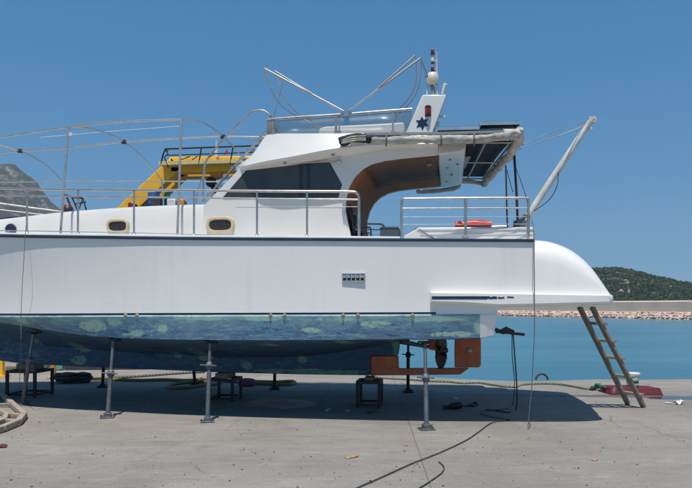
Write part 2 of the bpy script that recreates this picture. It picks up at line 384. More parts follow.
# ================================================================== SETTING
# ---- quay
edge_px = [(1500,378),(900,378.6),(692,379),(640,379.6),(600,379.2),(560,380.3),(520,380.6),(480,380),(440,377.6),(400,375.2),(360,373.6),(300,371),(200,366),(100,361),(0,356),(-200,346)]
pts = [G(*p) for p in edge_px]
fine_e = []
for a, b_ in zip(pts, pts[1:]):
    n = max(2, min(60, int((b_-a).length/.12)))
    for i in range(n):
        p = a.lerp(b_, i/n); q = noise.noise(p*1.6)*.10+noise.noise(p*6)*.035
        fine_e.append(Vector((p.x, p.y+q, 0)))
fine_e.append(pts[-1])
mb = MB()
rows = []
fe = fine_e
mb.grid([[Vector((p.x, -12, 0)) for p in fe], [Vector((p.x, 6, 0)) for p in fe], [Vector((p.x, p.y-.05, 0)) for p in fe],
         [Vector((p.x, p.y, -.035)) for p in fe], [Vector((p.x, p.y+.02, -.3)) for p in fe], [Vector((p.x, p.y+.02, -4)) for p in fe]])
kind(mb.build('quay', 'concrete', recalc=True), 'structure')

mb = MB(); mb.add([(-1700,-60,-1.0),(1700,-60,-1.0),(1700,1900,-1.0),(-1700,1900,-1.0)], [(0,1,2,3)])
kind(mb.build('sea', 'sea'), 'structure')

# ---- breakwater with rock toe
bw = [(-160, 560), (0, 262), (45, 170), (67, 126), (110, 42)]
bwv = [Vector((x, y, 0)) for x, y in bw]
path = cat(bwv, 24)
def sideways(i):
    d = (path[min(i+1, len(path)-1)]-path[max(i-1, 0)]).normalized(); return Vector((d.y, -d.x, 0))*-1
rows = []
for i, p in enumerate(path):
    s_ = sideways(i)   # points to the harbour
    if s_.y > 0: s_ = -s_
    rows.append([p+Vector((0,0,-2)), p+Vector((0,0,2.45))+s_*.0, p+Vector((0,0,2.7))-s_*.25, p+Vector((0,0,2.7))-s_*2.2, p+Vector((0,0,-2))-s_*2.4])
tag(MB().grid(rows, True, 0, True).build('breakwater', 'breakwater_concrete', angle=20), 'long pale concrete breakwater wall across the harbour below the wooded hill', 'breakwater')
mb = MB(); rnd = random.Random(3)
def rock(mb, c, r, rnd, mi=0, fl=.75):
    bm = bmesh.new(); bmesh.ops.create_icosphere(bm, subdivisions=1, radius=1)
    sc_ = Vector((rnd.uniform(.7,1.3), rnd.uniform(.7,1.3), rnd.uniform(.5,1)*fl)); off = Vector((rnd.random()*50,)*3)
    vs = []
    for v in bm.verts:
        q = v.co*(1+.45*noise.noise(v.co*1.3+off)); vs.append(Vector(c)+Vector((q.x*sc_.x, q.y*sc_.y, q.z*sc_.z))*r)
    mb.add(vs, [tuple(v.index for v in f.verts) for f in bm.faces], mi); bm.free()
for i in range(len(path)-1):
    seg = (path[i+1]-path[i]); n = int(seg.length/.2)
    s_ = sideways(i)
    if s_.y > 0: s_ = -s_
    for k in range(n):
        for row in range(3):
            t = rnd.random()
            rock(mb, path[i]+seg*t+s_*(.3+row*.65+rnd.uniform(-.2,.2))+Vector((0,0,.2-row*.45+rnd.uniform(-.14,.14))), rnd.uniform(.14,.36), rnd)
berm = []
for i, p in enumerate(path):
    s_ = sideways(i)
    if s_.y > 0: s_ = -s_
    berm.append([p+s_*.02+Vector((0,0,.42)), p+s_*.5+Vector((0,0,.2)), p+s_*1.9+Vector((0,0,-1.1)), p+s_*2.2+Vector((0,0,-1.6))])
mb.grid(berm)
kind(mb.build('rocks', 'riprap', smooth=False), 'stuff')

# ---- wooded hill on the right
hp = lin((470,302),(500,297),(540,283),(570,273),(590,270.5),(604,270),(612,270.2),(622,272.2),(632,274.8),(645,278.5),(658,281.5),(672,285),(692,290.5),(730,295),(780,299),(850,302.5),(900,304))
HZ = 420.0
def hill_h(x, y):
    px = CX+x/HZ*F
    top = (HY-hp(px))/F*HZ+1.6
    t = (y-330)/90.0
    if t < 0: k = 0
    elif t < 1: k = math.sin(t*math.pi/2)**1.1
    else: k = max(0, math.cos(min(1, (t-1)/1.4)*math.pi/2))
    p = Vector((x, y, 0))
    return -1.5+(top+1.5)*k*(1+.0*t)+(noise.noise(p*.03)*2.2+noise.noise(p*.09)*.9)*k*.6
rows = []
for y in frange(325, 545, 45):
    rows.append([Vector((x, y, hill_h(x, y))) for x in frange(70, 380, 110)])
kind(MB().grid(rows).build('hill', 'hill_ground'), 'structure')
def clump(mb, c, r, rnd):
    n = 30
    for _ in range(n):
        d = Vector((rnd.gauss(0,1), rnd.gauss(0,1), abs(rnd.gauss(0,.8)))).normalized()
        p = Vector(c)+Vector((d.x, d.y, d.z*.85))*r*rnd.uniform(.6,1.05)
        u = (d+Vector((rnd.uniform(-.7,.7), rnd.uniform(-.7,.7), rnd.uniform(-.7,.7)))).normalized(); a = u.orthogonal().normalized(); b_ = u.cross(a)
        s_ = r*rnd.uniform(.22,.42)
        ang = rnd.random()*6.28; a, b_ = a*math.cos(ang)+b_*math.sin(ang), b_*math.cos(ang)-a*math.sin(ang)
        mb.add([p-a*s_, p+b_*s_*.7, p+a*s_, p-b_*s_*.7], [(0,1,2,3)])
mb = MB(); rnd = random.Random(11)
for i in range(4600):
    y = rnd.uniform(338, 440); x = rnd.uniform(90, 330)*y/HZ
    if noise.noise(Vector((x*.06, y*.06, 3))) > .5: continue
    h = hill_h(x, y)
    clump(mb, (x, y, h+.2), rnd.uniform(.9, 2.3), rnd)
kind(mb.build('hillside_scrub', 'scrub_leaf', smooth=False, recalc=False), 'stuff')
# pale outcrops showing between the scrub
mb = MB(); rnd = random.Random(5)
for k in range(14):
    px = rnd.uniform(618, 634) if k < 9 else rnd.uniform(600, 690); y = rnd.uniform(352, 372) if k < 9 else rnd.uniform(345, 400)
    x = (px-CX)/F*y
    rock(mb, (x, y, hill_h(x, y)+1.0), rnd.uniform(.4, 1.15), rnd)
kind(mb.build('outcrops', 'riprap', smooth=False), 'stuff')

# ---- rocky mountain on the left
MZ = 950.0
mp_ = lin((-420,306),(-300,262),(-200,222),(-120,190),(-60,174),(-20,166),(-5,163.5),(8,163),(16,164),(22,168),(30,173),(37,180),(44,190),(50,199),(58,206),(70,213),(90,222),(120,236),(170,258),(230,284),(290,302),(330,308))
def mt(x, y):
    px = CX+x/MZ*F
    top = (HY-mp_(px))/F*MZ
    t = (y-(MZ-330))/330
    k = max(0, min(1, t))**.85 if t < 1 else max(0, 1-(t-1)*1.1)
    p = Vector((x, y, 0))
    n_ = (noise.fractal(p*.014, .9, 2.1, 7)*18+noise.ridged_multi_fractal(p*.03, .9, 2, 6, 1, 2)*6-7)
    ed = min(1, max(0, 1-abs(t-1)*6))
    return -2+top*k+n_*k*(1-.75*ed)*min(1, top/60)
rows = []
for y in frange(MZ-335, MZ+280, 190):
    rows.append([Vector((x, y, mt(x, y))) for x in frange(-1150, 0, 420)])
kind(MB().grid(rows).build('mountain', 'mountain_rock', angle=80), 'structure')

# ================================================================== THE YACHT
yacht = empty('motor_yacht', (0, D0, 0), -PSI)
tag(yacht, 'white motor yacht with worn blue bottom paint propped up on the quay', 'yacht')
Y = yacht
# ---- hull tables (picture column -> half breadth / picture row)
b_deck = tab((-150,.05),(-120,.62),(-80,1.12),(-40,1.42),(0,1.62),(50,1.76),(100,1.83),(200,1.88),(300,1.88),(400,1.84),(480,1.75),(535,1.66))
b_wl = tab((-150,.03),(-120,.30),(-80,.62),(-40,1.12),(0,1.41),(50,1.63),(100,1.73),(150,1.80),(200,1.83),(300,1.85),(400,1.81),(480,1.72),(535,1.63))
b_ch = tab((-150,.02),(-120,.20),(-80,.42),(-40,.66),(0,.98),(50,1.38),(100,1.62),(150,1.75),(200,1.80),(300,1.82),(400,1.78),(480,1.68),(500,1.66))
y_rail = tab((-150,229),(0,235.4),(100,237),(200,238.3),(300,239),(400,239.6),(535,240.3))
y_bot = tab((-150,312),(0,313.5),(150,313),(300,312.6),(480,312),(497,312))
y_ch = tab((-150,306),(-80,312),(0,322.5),(35,328),(60,332),(100,336.5),(150,338.8),(200,339.8),(300,340),(400,339),(480,337.6),(497,335.5))

def side_pts(p, nr=9, ybot=None):
    top = L(p, y_rail(p), -b_deck(p)); bt = L(p, ybot if ybot is not None else y_bot(p), -b_wl(p))
    r = []
    for k in range(nr):
        s_ = k/(nr-1); q = bt.lerp(top, s_)
        q.y = -(b_wl(p)+(b_deck(p)-b_wl(p))*s_**1.6); r.append(q)
    return r
rows = []
cols = frange(-150, 430, 60)+frange(440, 496, 8)
for p in cols:
    n_ = side_pts(p); ring = n_+[Vector((n_[-1].x, y, n_[-1].z+.03)) for y in (-.5*b_deck(p), 0, .5*b_deck(p))]+[mir(q) for q in reversed(n_)]
    rows.append(ring)
for p in frange(497, 535, 6):
    n_ = side_pts(p, ybot=302); ring = n_+[Vector((n_[-1].x, y, n_[-1].z+.03)) for y in (-.5*b_deck(p), 0, .5*b_deck(p))]+[mir(q) for q in reversed(n_)]
    rows.append(ring)
MB().grid(rows, True, 0, True).build('hull', 'topside', Y)

# rounded stern
prof = tab((535,240.3),(545,240.8),(555,242.6),(565,246),(574,250.4),(583,256.8),(590,263.2),(597,271.5),(603,280.5),(607,287),(609.5,291.5),(611,294.6))
bs = tab((535,1.66),(560,1.60),(585,1.52),(600,1.45),(611,1.37))
rows = []
for p in frange(535, 590, 14)+[594,598,602,605,607,609,610.3,611]:
    b_ = bs(p); nexp = 7-(p-535)/76*3.4
    zt = L(p, prof(p), -b_*.8); zb = L(p, 296, -b_)
    zt.z = zb.z+(zt.z-zb.z)/(math.sqrt(max(0, 1-(.8**(nexp/2))**2))**(2/nexp))
    ring = []
    m_ = 22
    for k in range(m_+1):
        th = math.pi*k/m_; cth, sth = math.cos(th), math.sin(th)
        yy = -b_*math.copysign(abs(cth)**(2/nexp), cth); zz = abs(sth)**(2/nexp)
        ring.append(Vector((zb.x, yy, zb.z+(zt.z-zb.z)*zz)))
    # the plan of the stern is slightly rounded
    for q in ring: q.x += .10*(1-(q.y/b_)**2)*((p-535)/76)
    rows.append(ring)
MB().grid(rows, True, 0, True).build('transom', 'topside', Y, angle=50)

# platform ledge carried aft as the bathing platform
bl = tab((430,1.80),(480,1.74),(535,1.66),(585,1.55),(605,1.45),(613,1.36))
yt = lin((430,291.6),(535,293.3),(613,294.6)); yb = lin((430,304),(467,305),(497,307.3),(535,306.6),(570,305.6),(613,304.6))
rows = []
for p in [430,431.5,434]+frange(440, 600, 20)+[605,609,611.5,613]:
    o_ = .075 if 431 < p < 612 else .03
    b_ = bl(p)
    t1 = L(p, yt(p)+(.8 if p in (430,613) else 0), -b_-o_); t2 = L(p, yb(p)-(1.2 if p in (430,613) else 0), -b_-o_)
    rg = [Vector((t1.x, -b_+.02, t1.z)), Vector((t1.x, -b_-o_+.015, t1.z)), Vector((t1.x, -b_-o_, t1.z-.015)), Vector((t1.x, -b_-o_, t2.z+.04)), Vector((t1.x, -b_-o_+.03, t2.z+.008)), Vector((t1.x, -b_+.05, t2.z))]
    rg = rg+[mir(q) for q in reversed(rg)]
    for q in rg: q.x += .11*(1-min(1, abs(q.y/b_))**2)*max(0, (p-535)/78)
    rows.append(rg)
MB().grid(rows, True, 0, True).build('bathing_platform', 'topside', Y, angle=30)
# blue stripe with a flaked end
mb = MB()
def strip(mb, p0, p1, ya, yb_, bf, off=.004, n=12, wob=0):
    rows = []
    for p in frange(p0, p1, n):
        b_ = bf(p)+off; w = noise.noise(Vector((p*.45, ya, 0)))*wob
        a = L(p, ya+w, -b_); c = L(p, yb_+w*.5-abs(w)*.6, -b_)
        rows.append([a, c, Vector((c.x, c.y+.02, c.z)), Vector((a.x, a.y+.02, a.z))])
    mb.grid(rows, True, 0, True)
bl2 = lambda p: bl(p)+.075
strip(mb, 431.8, 487, 296.2, 299.2, bl2, n=16)
strip(mb, 487, 497, 296.6, 299.0, bl2, wob=.9, n=14); strip(mb, 497.6, 504.5, 297.1, 298.6, bl2, wob=.8, n=10); strip(mb, 507, 514, 296.6, 297.8, bl2, wob=.6, n=9)
mb.build('stripe', 'navy', Y)

# rub rail
rows = []
for p in frange(-150, 534.6, 70):
    b_ = b_deck(p); a = L(p, y_rail(p)-1.2, -b_); c = L(p, y_rail(p)+1.8, -b_)
    rows.append([Vector((a.x, -b_+.03, a.z)), Vector((a.x, -b_-.02, a.z)), Vector((a.x, -b_-.024, a.z-.012)), Vector((a.x, -b_-.024, c.z+.012)), Vector((a.x, -b_-.02, c.z)), Vector((a.x, -b_+.03, c.z))])
mb = MB(); mb.grid(rows, True, 0, True); mb.grid([[mir(q) for q in r] for r in rows], True, 0, True)
mb.build('rub_rail', 'rubrail', Y)
# toe rail / white deck edge above the rub rail
rows = []
for p in frange(-148, 400, 50):
    b_ = b_deck(p); a = L(p, y_rail(p)-3.0, -b_+.04); c = L(p, y_rail(p), -b_+.04)
    rows.append([Vector((a.x, -b_+.01, c.z-.02)), Vector((a.x, -b_+.02, a.z-.006)), Vector((a.x, -b_+.03, a.z)), Vector((a.x, -b_+.07, a.z)), Vector((a.x, -b_+.08, c.z-.02))])
mb = MB(); mb.grid(rows, True, 0, True); mb.grid([[mir(q) for q in r] for r in rows], True, 0, True)
mb.build('toe_rail', 'deck_white', Y)

# boot stripe (recessed dark line) and bottom
rows = []
for p in frange(-150, 497, 60):
    b_ = b_wl(p)-.012; a = L(p, y_bot(p)-.6, -b_); c = L(p, y_bot(p)+2.6, -b_)
    rows.append([a, c, mir(c), mir(a)])
MB().grid(rows, True, 0, True).build('boot_stripe', 'navy', Y)
zk = tab((-150,1.45),(-100,1.22),(-40,1.02),(0,.92),(50,.85),(100,.80),(200,.75),(280,.78),(330,.88),(370,.99),(400,1.06),(430,1.10),(497,1.14))
mb = MB()
rowsb = []
bp = frange(-150, 480, 76)
def low_ring(p):
    ytop = y_bot(p)+2.0
    yc = y_ch(p)
    if yc < ytop+1: yc = ytop+1
    bw_, bc = b_wl(p), b_ch(p)
    i0 = L(p, ytop, -bw_+.02); t0 = L(p, ytop+.2, -bw_-.016); t1 = L(p, ytop+1.6, -bw_-.028); ch = L(p, yc, -bc)
    mid = [t1.lerp(ch, k/4) for k in range(1, 4)]
    ch2 = Vector((ch.x, -bc+.03, ch.z-.012))
    xk = ch.x; zc = min(zk(p), ch.z-.01)
    bt = []
    for k in range(1, 7):
        s_ = k/7; yy = -bc*(1-s_)-.11*s_
        bt.append(Vector((xk, yy, ch.z-.012+(zc-ch.z+.012)*(s_**1.2))))
    kb = Vector((xk, -.11, zc))
    near = [i0, t0, t1]+mid+[ch, ch2]+bt+[kb]
    return near+[mir(q) for q in reversed(near)]
rows = [low_ring(p) for p in bp]
n = len(rows[0])
for i in range(len(rows)-1):
    for j in range(n-1):
        pass
me_v = [q for r in rows for q in r]
fs = []; mi = []
for i in range(len(rows)-1):
    for j in range(n):
        a = i*n+j; b_ = i*n+(j+1) % n
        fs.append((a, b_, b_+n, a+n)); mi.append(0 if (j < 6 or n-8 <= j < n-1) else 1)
nn = len(mb.v); mb.v += [tuple(q) for q in me_v]; mb.f += fs; mb.mi += mi
# unpainted white end at the stern
rows2 = [low_ring(480)]
for p in (486, 491, 494, 497):
    r = low_ring(p)
    f_ = (p-480)/17
    rows2.append(r)
# rake the transom: bottom ends earlier than the top
zt_ = rows2[-1][0].z; zb_ = min(q.z for q in rows2[-1])
for r in rows2[2:]:
    for q in r: q.x -= .06*(zt_-q.z)/(zt_-zb_)
mb.grid(rows2, True, 2, True)
mb.build('underwater_hull', ['antifoul', 'antifoul_shaded', 'topside'], Y, angle=25)
# white strip between the ledge and the antifouling
rows = []
for p in frange(436, 497.5, 8):
    b_ = b_wl(p)+.006; a = L(p, 303, -b_); c = L(p, y_bot(p)+3.6, -b_)
    rows.append([a, c, mir(c), mir(a)])
MB().grid(rows, True, 0, True).build('lower_transom', 'topside', Y)
# keel
def keel_poly(pts, th, name, mat, bev=.015):
    mb = MB(); near = [L(px, py, -th/2) for px, py in pts]
    mb.prism(near, (0, th, 0)); return mb.build(name, mat, Y, smooth=True, bev=bev)
keel_poly([(-100,318),(-60,338),(-20,358),(20,363.5),(80,366.5),(150,369.5),(220,372.5),(300,374.5),(369.6,375.4),(370.4,355.6),(397.6,355.6),(400.5,334),(370,334),(300,350),(200,350),(100,347),(0,338)], .24, 'keel', 'antifoul_shaded')
keel_poly([(370.6,356),(398,356),(398.4,368.8),(469,368.3),(460,374.6),(370,375.6)], .14, 'skeg', 'rust_primer')
rd = keel_poly([(455,334),(481,334),(481,365),(479.5,367.4),(454.6,367.6),(454.4,350)], .07, 'rudder', 'rust_primer')
mb = MB(); c = L(469.5, 350.6, -.035); mb.lathe(c, [(.035,0),(.045,-.012),(.03,-.03),(.012,-.036)], 14, (0,1,0)); mb.build('zinc_anode', 'zinc', rd)
mb = MB(); mb.tube([L(398,342,0), L(447,349.6,0)], .028, 10); mb.build('propeller_shaft', 'bronze', Y)
mb = MB(); mb.prism([L(427.5,337,-.05), L(434,337,-.05), L(437.5,351,-.05), L(429,349.5,-.05)], (0,.1,0)); mb.build('shaft_strut', 'rust_primer', Y, bev=.01)
mb = MB(); mb.tube([L(402,341,-.1), L(415,344,-.1), L(427,347,-.1)], .03, 8); mb.build('exhaust_pipe', 'galv', Y)
pr = empty('propeller'); pr.parent = Y
hub = L(441, 350.6, 0)
mb = MB(); mb.lathe(hub, [(.055,-.09),(.06,0),(.05,.07),(.03,.11),(.0,.115)], 14, (1,0,.06)); mb.build('hub', 'bronze', pr)
for k in range(4):
    a0 = R(8+90*k); rr_ = []
    for i in range(8):
        t = i/7; r_ = .04+.24*t; w = .045+.12*math.sin(math.pi*min(1, t*.92+.06))**.8
        row = []
        for j in range(7):
            s_ = (j/6-.5)*2*w; ang = a0+s_*.9/max(r_, .12)
            row.append(hub+Vector((s_*.55, r_*math.sin(ang), r_*math.cos(ang))))
        rr_.append(row)
    mb = MB(); mb.grid(rr_); bl_ = mb.build('blade', 'bronze', pr)
    sd = bl_.modifiers.new('thick', 'SOLIDIFY'); sd.thickness = .014; sd.offset = 0

# through-hull fittings on the boot top
for px in (125.6, 137, 270.6, 284.4, 343, 358, 412.5):
    c = L(px, 315.4, -b_wl(px)-.02); mb = MB()
    mb.lathe(c, [(.028,.015),(.028,-.008),(.018,-.014),(.016,-.022),(.0,-.024)], 12, (0,1,0)); mb.box(c+Vector((0,-.008,-.008)), .03, .018, .06)
    mb.build('hull_fitting', 'brass', Y)
# exhaust louvre on the topside
def hull_b(px, py):
    p = side_pts(px); 
    z = L(px, py, -b_wl(px)).z
    s_ = (z-p[0].z)/(p[-1].z-p[0].z); return b_wl(px)+(b_deck(px)-b_wl(px))*max(0, s_)**1.6
vb = hull_b(353, 278)+.012
vent = MB()
x0, x1 = L(342.6,278,-vb).x, L(364.6,278,-vb).x; z0, z1 = L(353,281.2,-vb).z, L(353,273.8,-vb).z
for a, c in (((x0,z0),(x1,z0)), ((x0,z1),(x1,z1))): vent.bar((a[0]-.008,-vb,a[1]),(c[0]+.008,-vb,c[1]), .024, .016, up=(0,0,1))
for k in range(6):
    xx = x0+(x1-x0)*k/5; vent.bar((xx,-vb-.001,z0+.005),(xx,-vb-.001,z1-.005), .014, .022, up=(0,1,0))
vo = vent.build('louvre', 'zinc', Y)
mb = MB(); mb.box(((x0+x1)/2, -vb+.008, (z0+z1)/2), x1-x0-.01, .008, z1-z0-.01); mb.build('backing', 'dark_plastic', vo)
for k in range(5):
    xa = x0+(x1-x0)*(k+.5)/5; mb = MB(); mb.prism([(xa-.024,-vb+.003,z0+.045),(xa+.014,-vb+.003,z0+.045),(xa+.02,-vb+.003,z1-.02),(xa-.022,-vb+.003,z1-.016)], (0,-.012,0)); mb.build('louvre_fin', 'alu', vo)

# ---- deck house
b_tr = tab((-95,.35),(-60,.66),(0,.96),(60,1.10),(120,1.2),(205,1.26))
y_tr = tab((-95,232),(-70,226),(0,218.4),(60,211.4),(130,206.2),(190,203.8),(205,203.6))
rows = []
for p in frange(-95, 207, 44):
    b_ = b_tr(p); t = L(p, y_tr(p), -b_); zd = L(p, y_rail(p), -b_deck(p)).z-.06
    near = [Vector((t.x, -b_-.03, zd)), Vector((t.x, -b_-.015, zd+(t.z-zd)*.5)), Vector((t.x, -b_, t.z-.07)), Vector((t.x, -b_+.025, t.z-.018)), Vector((t.x, -b_+.08, t.z)), Vector((t.x, -b_*.5, t.z+.045)), Vector((t.x, 0, t.z+.06))]
    rows.append(near+[mir(q) for q in reversed(near[:-1])])
MB().grid(rows, True, 0, True).build('trunk_cabin', 'gelcoat', Y)

VC = 1.28
arch = [(351.5,241),(350,232),(347.6,222),(345.4,211),(345.6,199),(348.6,187),(354,177),(362,169),(372,163.6),(385,160.2),(400,158.2),(420,156.2),(438,154.6)]
wall = [(203,241),(203.4,206),(246,162)]+[(265,160),(300,152),(330,146),(360,142),(438,141)]
wp = [L(px, py, -VC) for px, py in wall]+[L(px, py, -VC) for px, py in reversed(arch)]
# cabin side as a triangulated slab
def slab(pts, th, name, mat, parent, both=True, bev=0):
    mb = MB(); mb.prism(pts, (0, th, 0))
    o = mb.build(name, mat, parent, smooth=True, angle=30, bev=bev)
    if both: MB().prism([mir(q) for q in pts], (0, -th, 0)).build(name, mat, parent, smooth=True, angle=30, bev=bev)
    return o
slab(wp, .06, 'cabin_side', 'gelcoat', Y)
# windscreen front
A = L(203.4,206,-VC+.03); Bq = L(246,162,-VC+.03)
mb = MB(); mb.add([A, Bq, mir(Bq), mir(A), A+Vector((.05,0,0)), Bq+Vector((.05,0,0)), mir(Bq)+Vector((.05,0,0)), mir(A)+Vector((.05,0,0))], [(0,1,2,3),(7,6,5,4),(0,4,5,1),(1,5,6,2),(2,6,7,3),(3,7,4,0)])
ws = mb.build('windscreen', 'gelcoat', Y)
nrm = (Bq-A).cross(mir(A)-A).normalized()
if nrm.x > 0: nrm = -nrm
for k in range(3):
    f0, f1 = (k+.06)/3, (k+.94)/3
    def q(f, s_): return A.lerp(Bq, s_).lerp(mir(A).lerp(mir(Bq), s_), f)+nrm*.006
    mb = MB(); mb.add([q(f0,.12), q(f1,.12), q(f1,.9), q(f0,.9)], [(0,1,2,3)]); o = mb.build('pane', 'dark_glass', ws)
    sd = o.modifiers.new('t', 'SOLIDIFY'); sd.thickness = .01; sd.offset = 0
# side window: gasket and pane
wpx = [(223.4,197.7),(250.6,167),(328.2,161.9),(341,184.3),(337.4,197)]
cpx = sum(p[0] for p in wpx)/5; cpy = sum(p[1] for p in wpx)/5
for sgn in (1, -1):
    mb = MB(); pts_ = [L(cpx+(px-cpx)*1.012+(.4 if px > cpx else -.4), cpy+(py-cpy)*1.04, -VC-.001) for px, py in wpx]
    ptp = [L(px, py, -VC-.005) for px, py in wpx]
    if sgn < 0: pts_ = [mir(q) for q in pts_]; ptp = [mir(q) for q in ptp]
    mb.prism(pts_, (0, -.004*sgn, 0)); win = mb.build('side_window', 'dark_plastic', Y, smooth=False)
    mb = MB(); mb.prism(ptp, (0, -.006*sgn, 0)); mb.build('pane', 'dark_glass', win, smooth=False)
    if sgn > 0:
        for pxa, pxb, top in ((299.5,302.5,(164.2,197.1)), (307,309.5,(163.8,197.1))):
            mb = MB(); mb.prism([L(pxa,top[0],-VC-.0115), L(pxb,top[0],-VC-.0115), L(pxb,top[1]-1,-VC-.0115), L(pxa,top[1]-1,-VC-.0115)], (0,-.004,0)); mb.build('window_divider', 'dark_plastic', win, smooth=False)
# awning track over the window
mb = MB(); mb.tube([L(256,165.6,-VC-.05), L(300,163,-VC-.05), L(339,161.2,-VC-.05)], .012, 8); mb.lathe(L(339,161.2,-VC-.05), [(.03,-.02),(.03,.02)], 10, (1,0,0)); mb.build('awning_track', 'steel', Y)
# portlights
def portlight(px0, px1, py0, py1, v):
    c = L((px0+px1)/2, (py0+py1)/2, v); hx = (L(px1,py0,v).x-L(px0,py0,v).x)/2; hz = (L(px0,py0,v).z-L(px0,py1,v).z)/2
    def ring(sx, sz, y, n=32):
        out = []
        for k in range(n):
            th = 2*math.pi*k/n; cth, sth = math.cos(th), math.sin(th); e = 2/3.2
            out.append(Vector((c.x+sx*math.copysign(abs(cth)**e, cth), y, c.z+sz*math.copysign(abs(sth)**e, sth))))
        return out
    mb = MB(); mb.grid([ring(hx, hz, v+.01), ring(hx, hz, v-.02), ring(hx*.95, hz*.93, v-.034), ring(hx*.80, hz*.70, v-.034), ring(hx*.76, hz*.64, v-.012)], True)
    o = mb.build('portlight', 'cream', Y, angle=50)
    g_ = MB(); g_.add(ring(hx*.78, hz*.67, v-.013), [tuple(range(32))]); g_.build('pane', 'dark_glass', o)
    g_ = MB()
    for k in range(1, 6): g_.bar((c.x-hx*.74, v-.016, c.z-hz*.6+hz*1.2*k/6), (c.x+hx*.74, v-.016, c.z-hz*.6+hz*1.2*k/6), .005, .006)
    g_.build('blind', 'iron', o)
portlight(106.8,129.4,219,233.4,-b_tr(118)-.035); portlight(206.4,234.6,216.8,233.2,-VC-.004)
# round navy cover forward
c = L(11, 229.4, -b_tr(11)-.04); mb = MB(); mb.lathe(c, [(.085,.03),(.095,-.005),(.085,-.03),(.05,-.042),(.0,-.044)], 24, (0,1,0)); o = mb.build('round_cover', 'navy', Y)
mb = MB(); mb.bar(c+Vector((-.05,-.046,-.05)), c+Vector((.02,-.046,-.03)), .006, .012); mb.build('scuff', 'grey_plastic', o)
# horizontal panel seam
mb = MB(); mb.bar(L(236,206.6,-VC-.002), L(345,207.2,-VC-.002), .004, .006); mb.build('seam', 'deck_white', Y)

# ---- flybridge
top_y = tab((236,166.4),(243,161.4),(250,156),(257,146.5),(265,134.3),(268,133.6),(300,133),(350,132.6),(438,132.4))
rid_y = tab((236,168),(243,166.4),(250,164.6),(265,161.2),(300,155),(320,151),(345,147.2),(380,144.6),(438,143.6))
und_y = tab((236,170.4),(243,170.8),(250,170.2),(265,168.6),(300,164.2),(320,161.6),(345,156),(380,150),(438,147.2))
b_rid = tab((236,1.12),(240,1.30),(250,1.43),(265,1.49),(300,1.52),(438,1.50))
rows = []
for p in [236,237,239,242,246,250,253,257,261,265,268]+frange(275, 438, 16):
    br = b_rid(p); bt_ = br-.13*min(1, (p-236)/30); bu = min(br-.01, VC+.0)
    r_ = L(p, rid_y(p), -br); t_ = L(p, top_y(p), -bt_); u_ = L(p, und_y(p), -bu)
    near = [Vector((r_.x, -bu, u_.z)), Vector((r_.x, -br+.02, r_.z-.03)), Vector((r_.x, -br, r_.z)), Vector((r_.x, -br+.012, r_.z+.025)), Vector((r_.x, -bt_-.01, max(t_.z-.02, r_.z+.03))), Vector((r_.x, -bt_+.03, max(t_.z, r_.z+.035)))]
    ring = near+[mir(q) for q in reversed(near)]
    # nose is rounded in plan
    for q in ring: q.x -= .22*(1-min(1, abs(q.y)/br)**2)*max(0, 1-(p-236)/60)
    rows.append(ring)
MB().grid(rows, True, 0, True).build('flybridge', 'gelcoat', Y, angle=32)
for px, py in ((285,157.4),(333,150.5)):
    mb = MB(); c = L(px, (rid_y(px)+und_y(px))/2, -1.42); mb.lathe(c, [(.03,0),(.03,-.02),(.0,-.022)], 10, (0,.5,1)); mb.build('courtesy_light', 'grey_plastic', Y)
# aft ceiling and bulkhead of varnished wood, then white aft panel
N_ = [L(px, py, -VC+.055) for px, py in arch]
mb = MB(); mb.grid([N_, [Vector((q.x, 0, q.z+.05*min(1,(i/6))) ) for i, q in enumerate(N_)], [mir(q) for q in N_]])
cl = mb.build('cockpit_ceiling', 'varnish', Y, angle=60)
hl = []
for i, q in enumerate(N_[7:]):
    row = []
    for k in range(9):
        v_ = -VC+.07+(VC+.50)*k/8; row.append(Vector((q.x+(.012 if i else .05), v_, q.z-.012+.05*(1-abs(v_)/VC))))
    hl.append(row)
mb = MB(); mb.grid(hl); o = mb.build('ceiling_reflection', 'ceiling_reflection', cl); sd = o.modifiers.new('t', 'SOLIDIFY'); sd.thickness = .008  # added panel: its duller tone stands in for a reflection on the ceiling
mb = MB(); mb.lathe(L(413,176.4,.62), [(.085,.01),(.085,-.012),(.06,-.02),(.0,-.014)], 18, (0,0,1)); mb.build('speaker_grille', 'dark_plastic', cl)
for px, vv in ((392,-.7),(428,-.7)):
    q = L(px, 158, -VC+.055); mb = MB(); mb.lathe((q.x, vv, q.z+.02), [(.04,.01),(.04,-.012),(.0,-.016)], 14); mb.build('downlight', 'steel', cl)
pan = [(438,154.6),(450,153.6),(460,152.2),(465.4,149.6),(466,146),(466,141),(438,141)]
pp = [L(px, py, -VC) for px, py in pan]
mb = MB(); mb.prism(pp, (0, 2*VC, 0)); ap = mb.build('aft_panel', 'gelcoat', Y, bev=.02)
for vv, xx in ((-.9,450),(-.35,447),(.2,452),(.75,446),(-.6,458)):
    q = L(xx, 153.8, -VC); mb = MB(); mb.lathe((q.x, vv, q.z+.004), [(.02,.0),(.024,-.008),(.0,-.010)], 10); mb.build('downlight', 'dark_plastic', ap)
# glazed door in the after bulkhead
mb = MB(); q0, q1 = L(350.6,232,-VC).x+.012, L(345.8,205,-VC).x+.0
mb.add([(q0+.01,-1.16,L(350,232,-VC).z),(q0+.01,-.72,L(350,232,-VC).z),(q1+.03,-.72,L(346,203,-VC).z),(q1+.03,-1.16,L(346,203,-VC).z)], [(0,1,2,3)])
o = mb.build('door_pane', 'dark_glass', Y); sd = o.modifiers.new('t', 'SOLIDIFY'); sd.thickness = .01
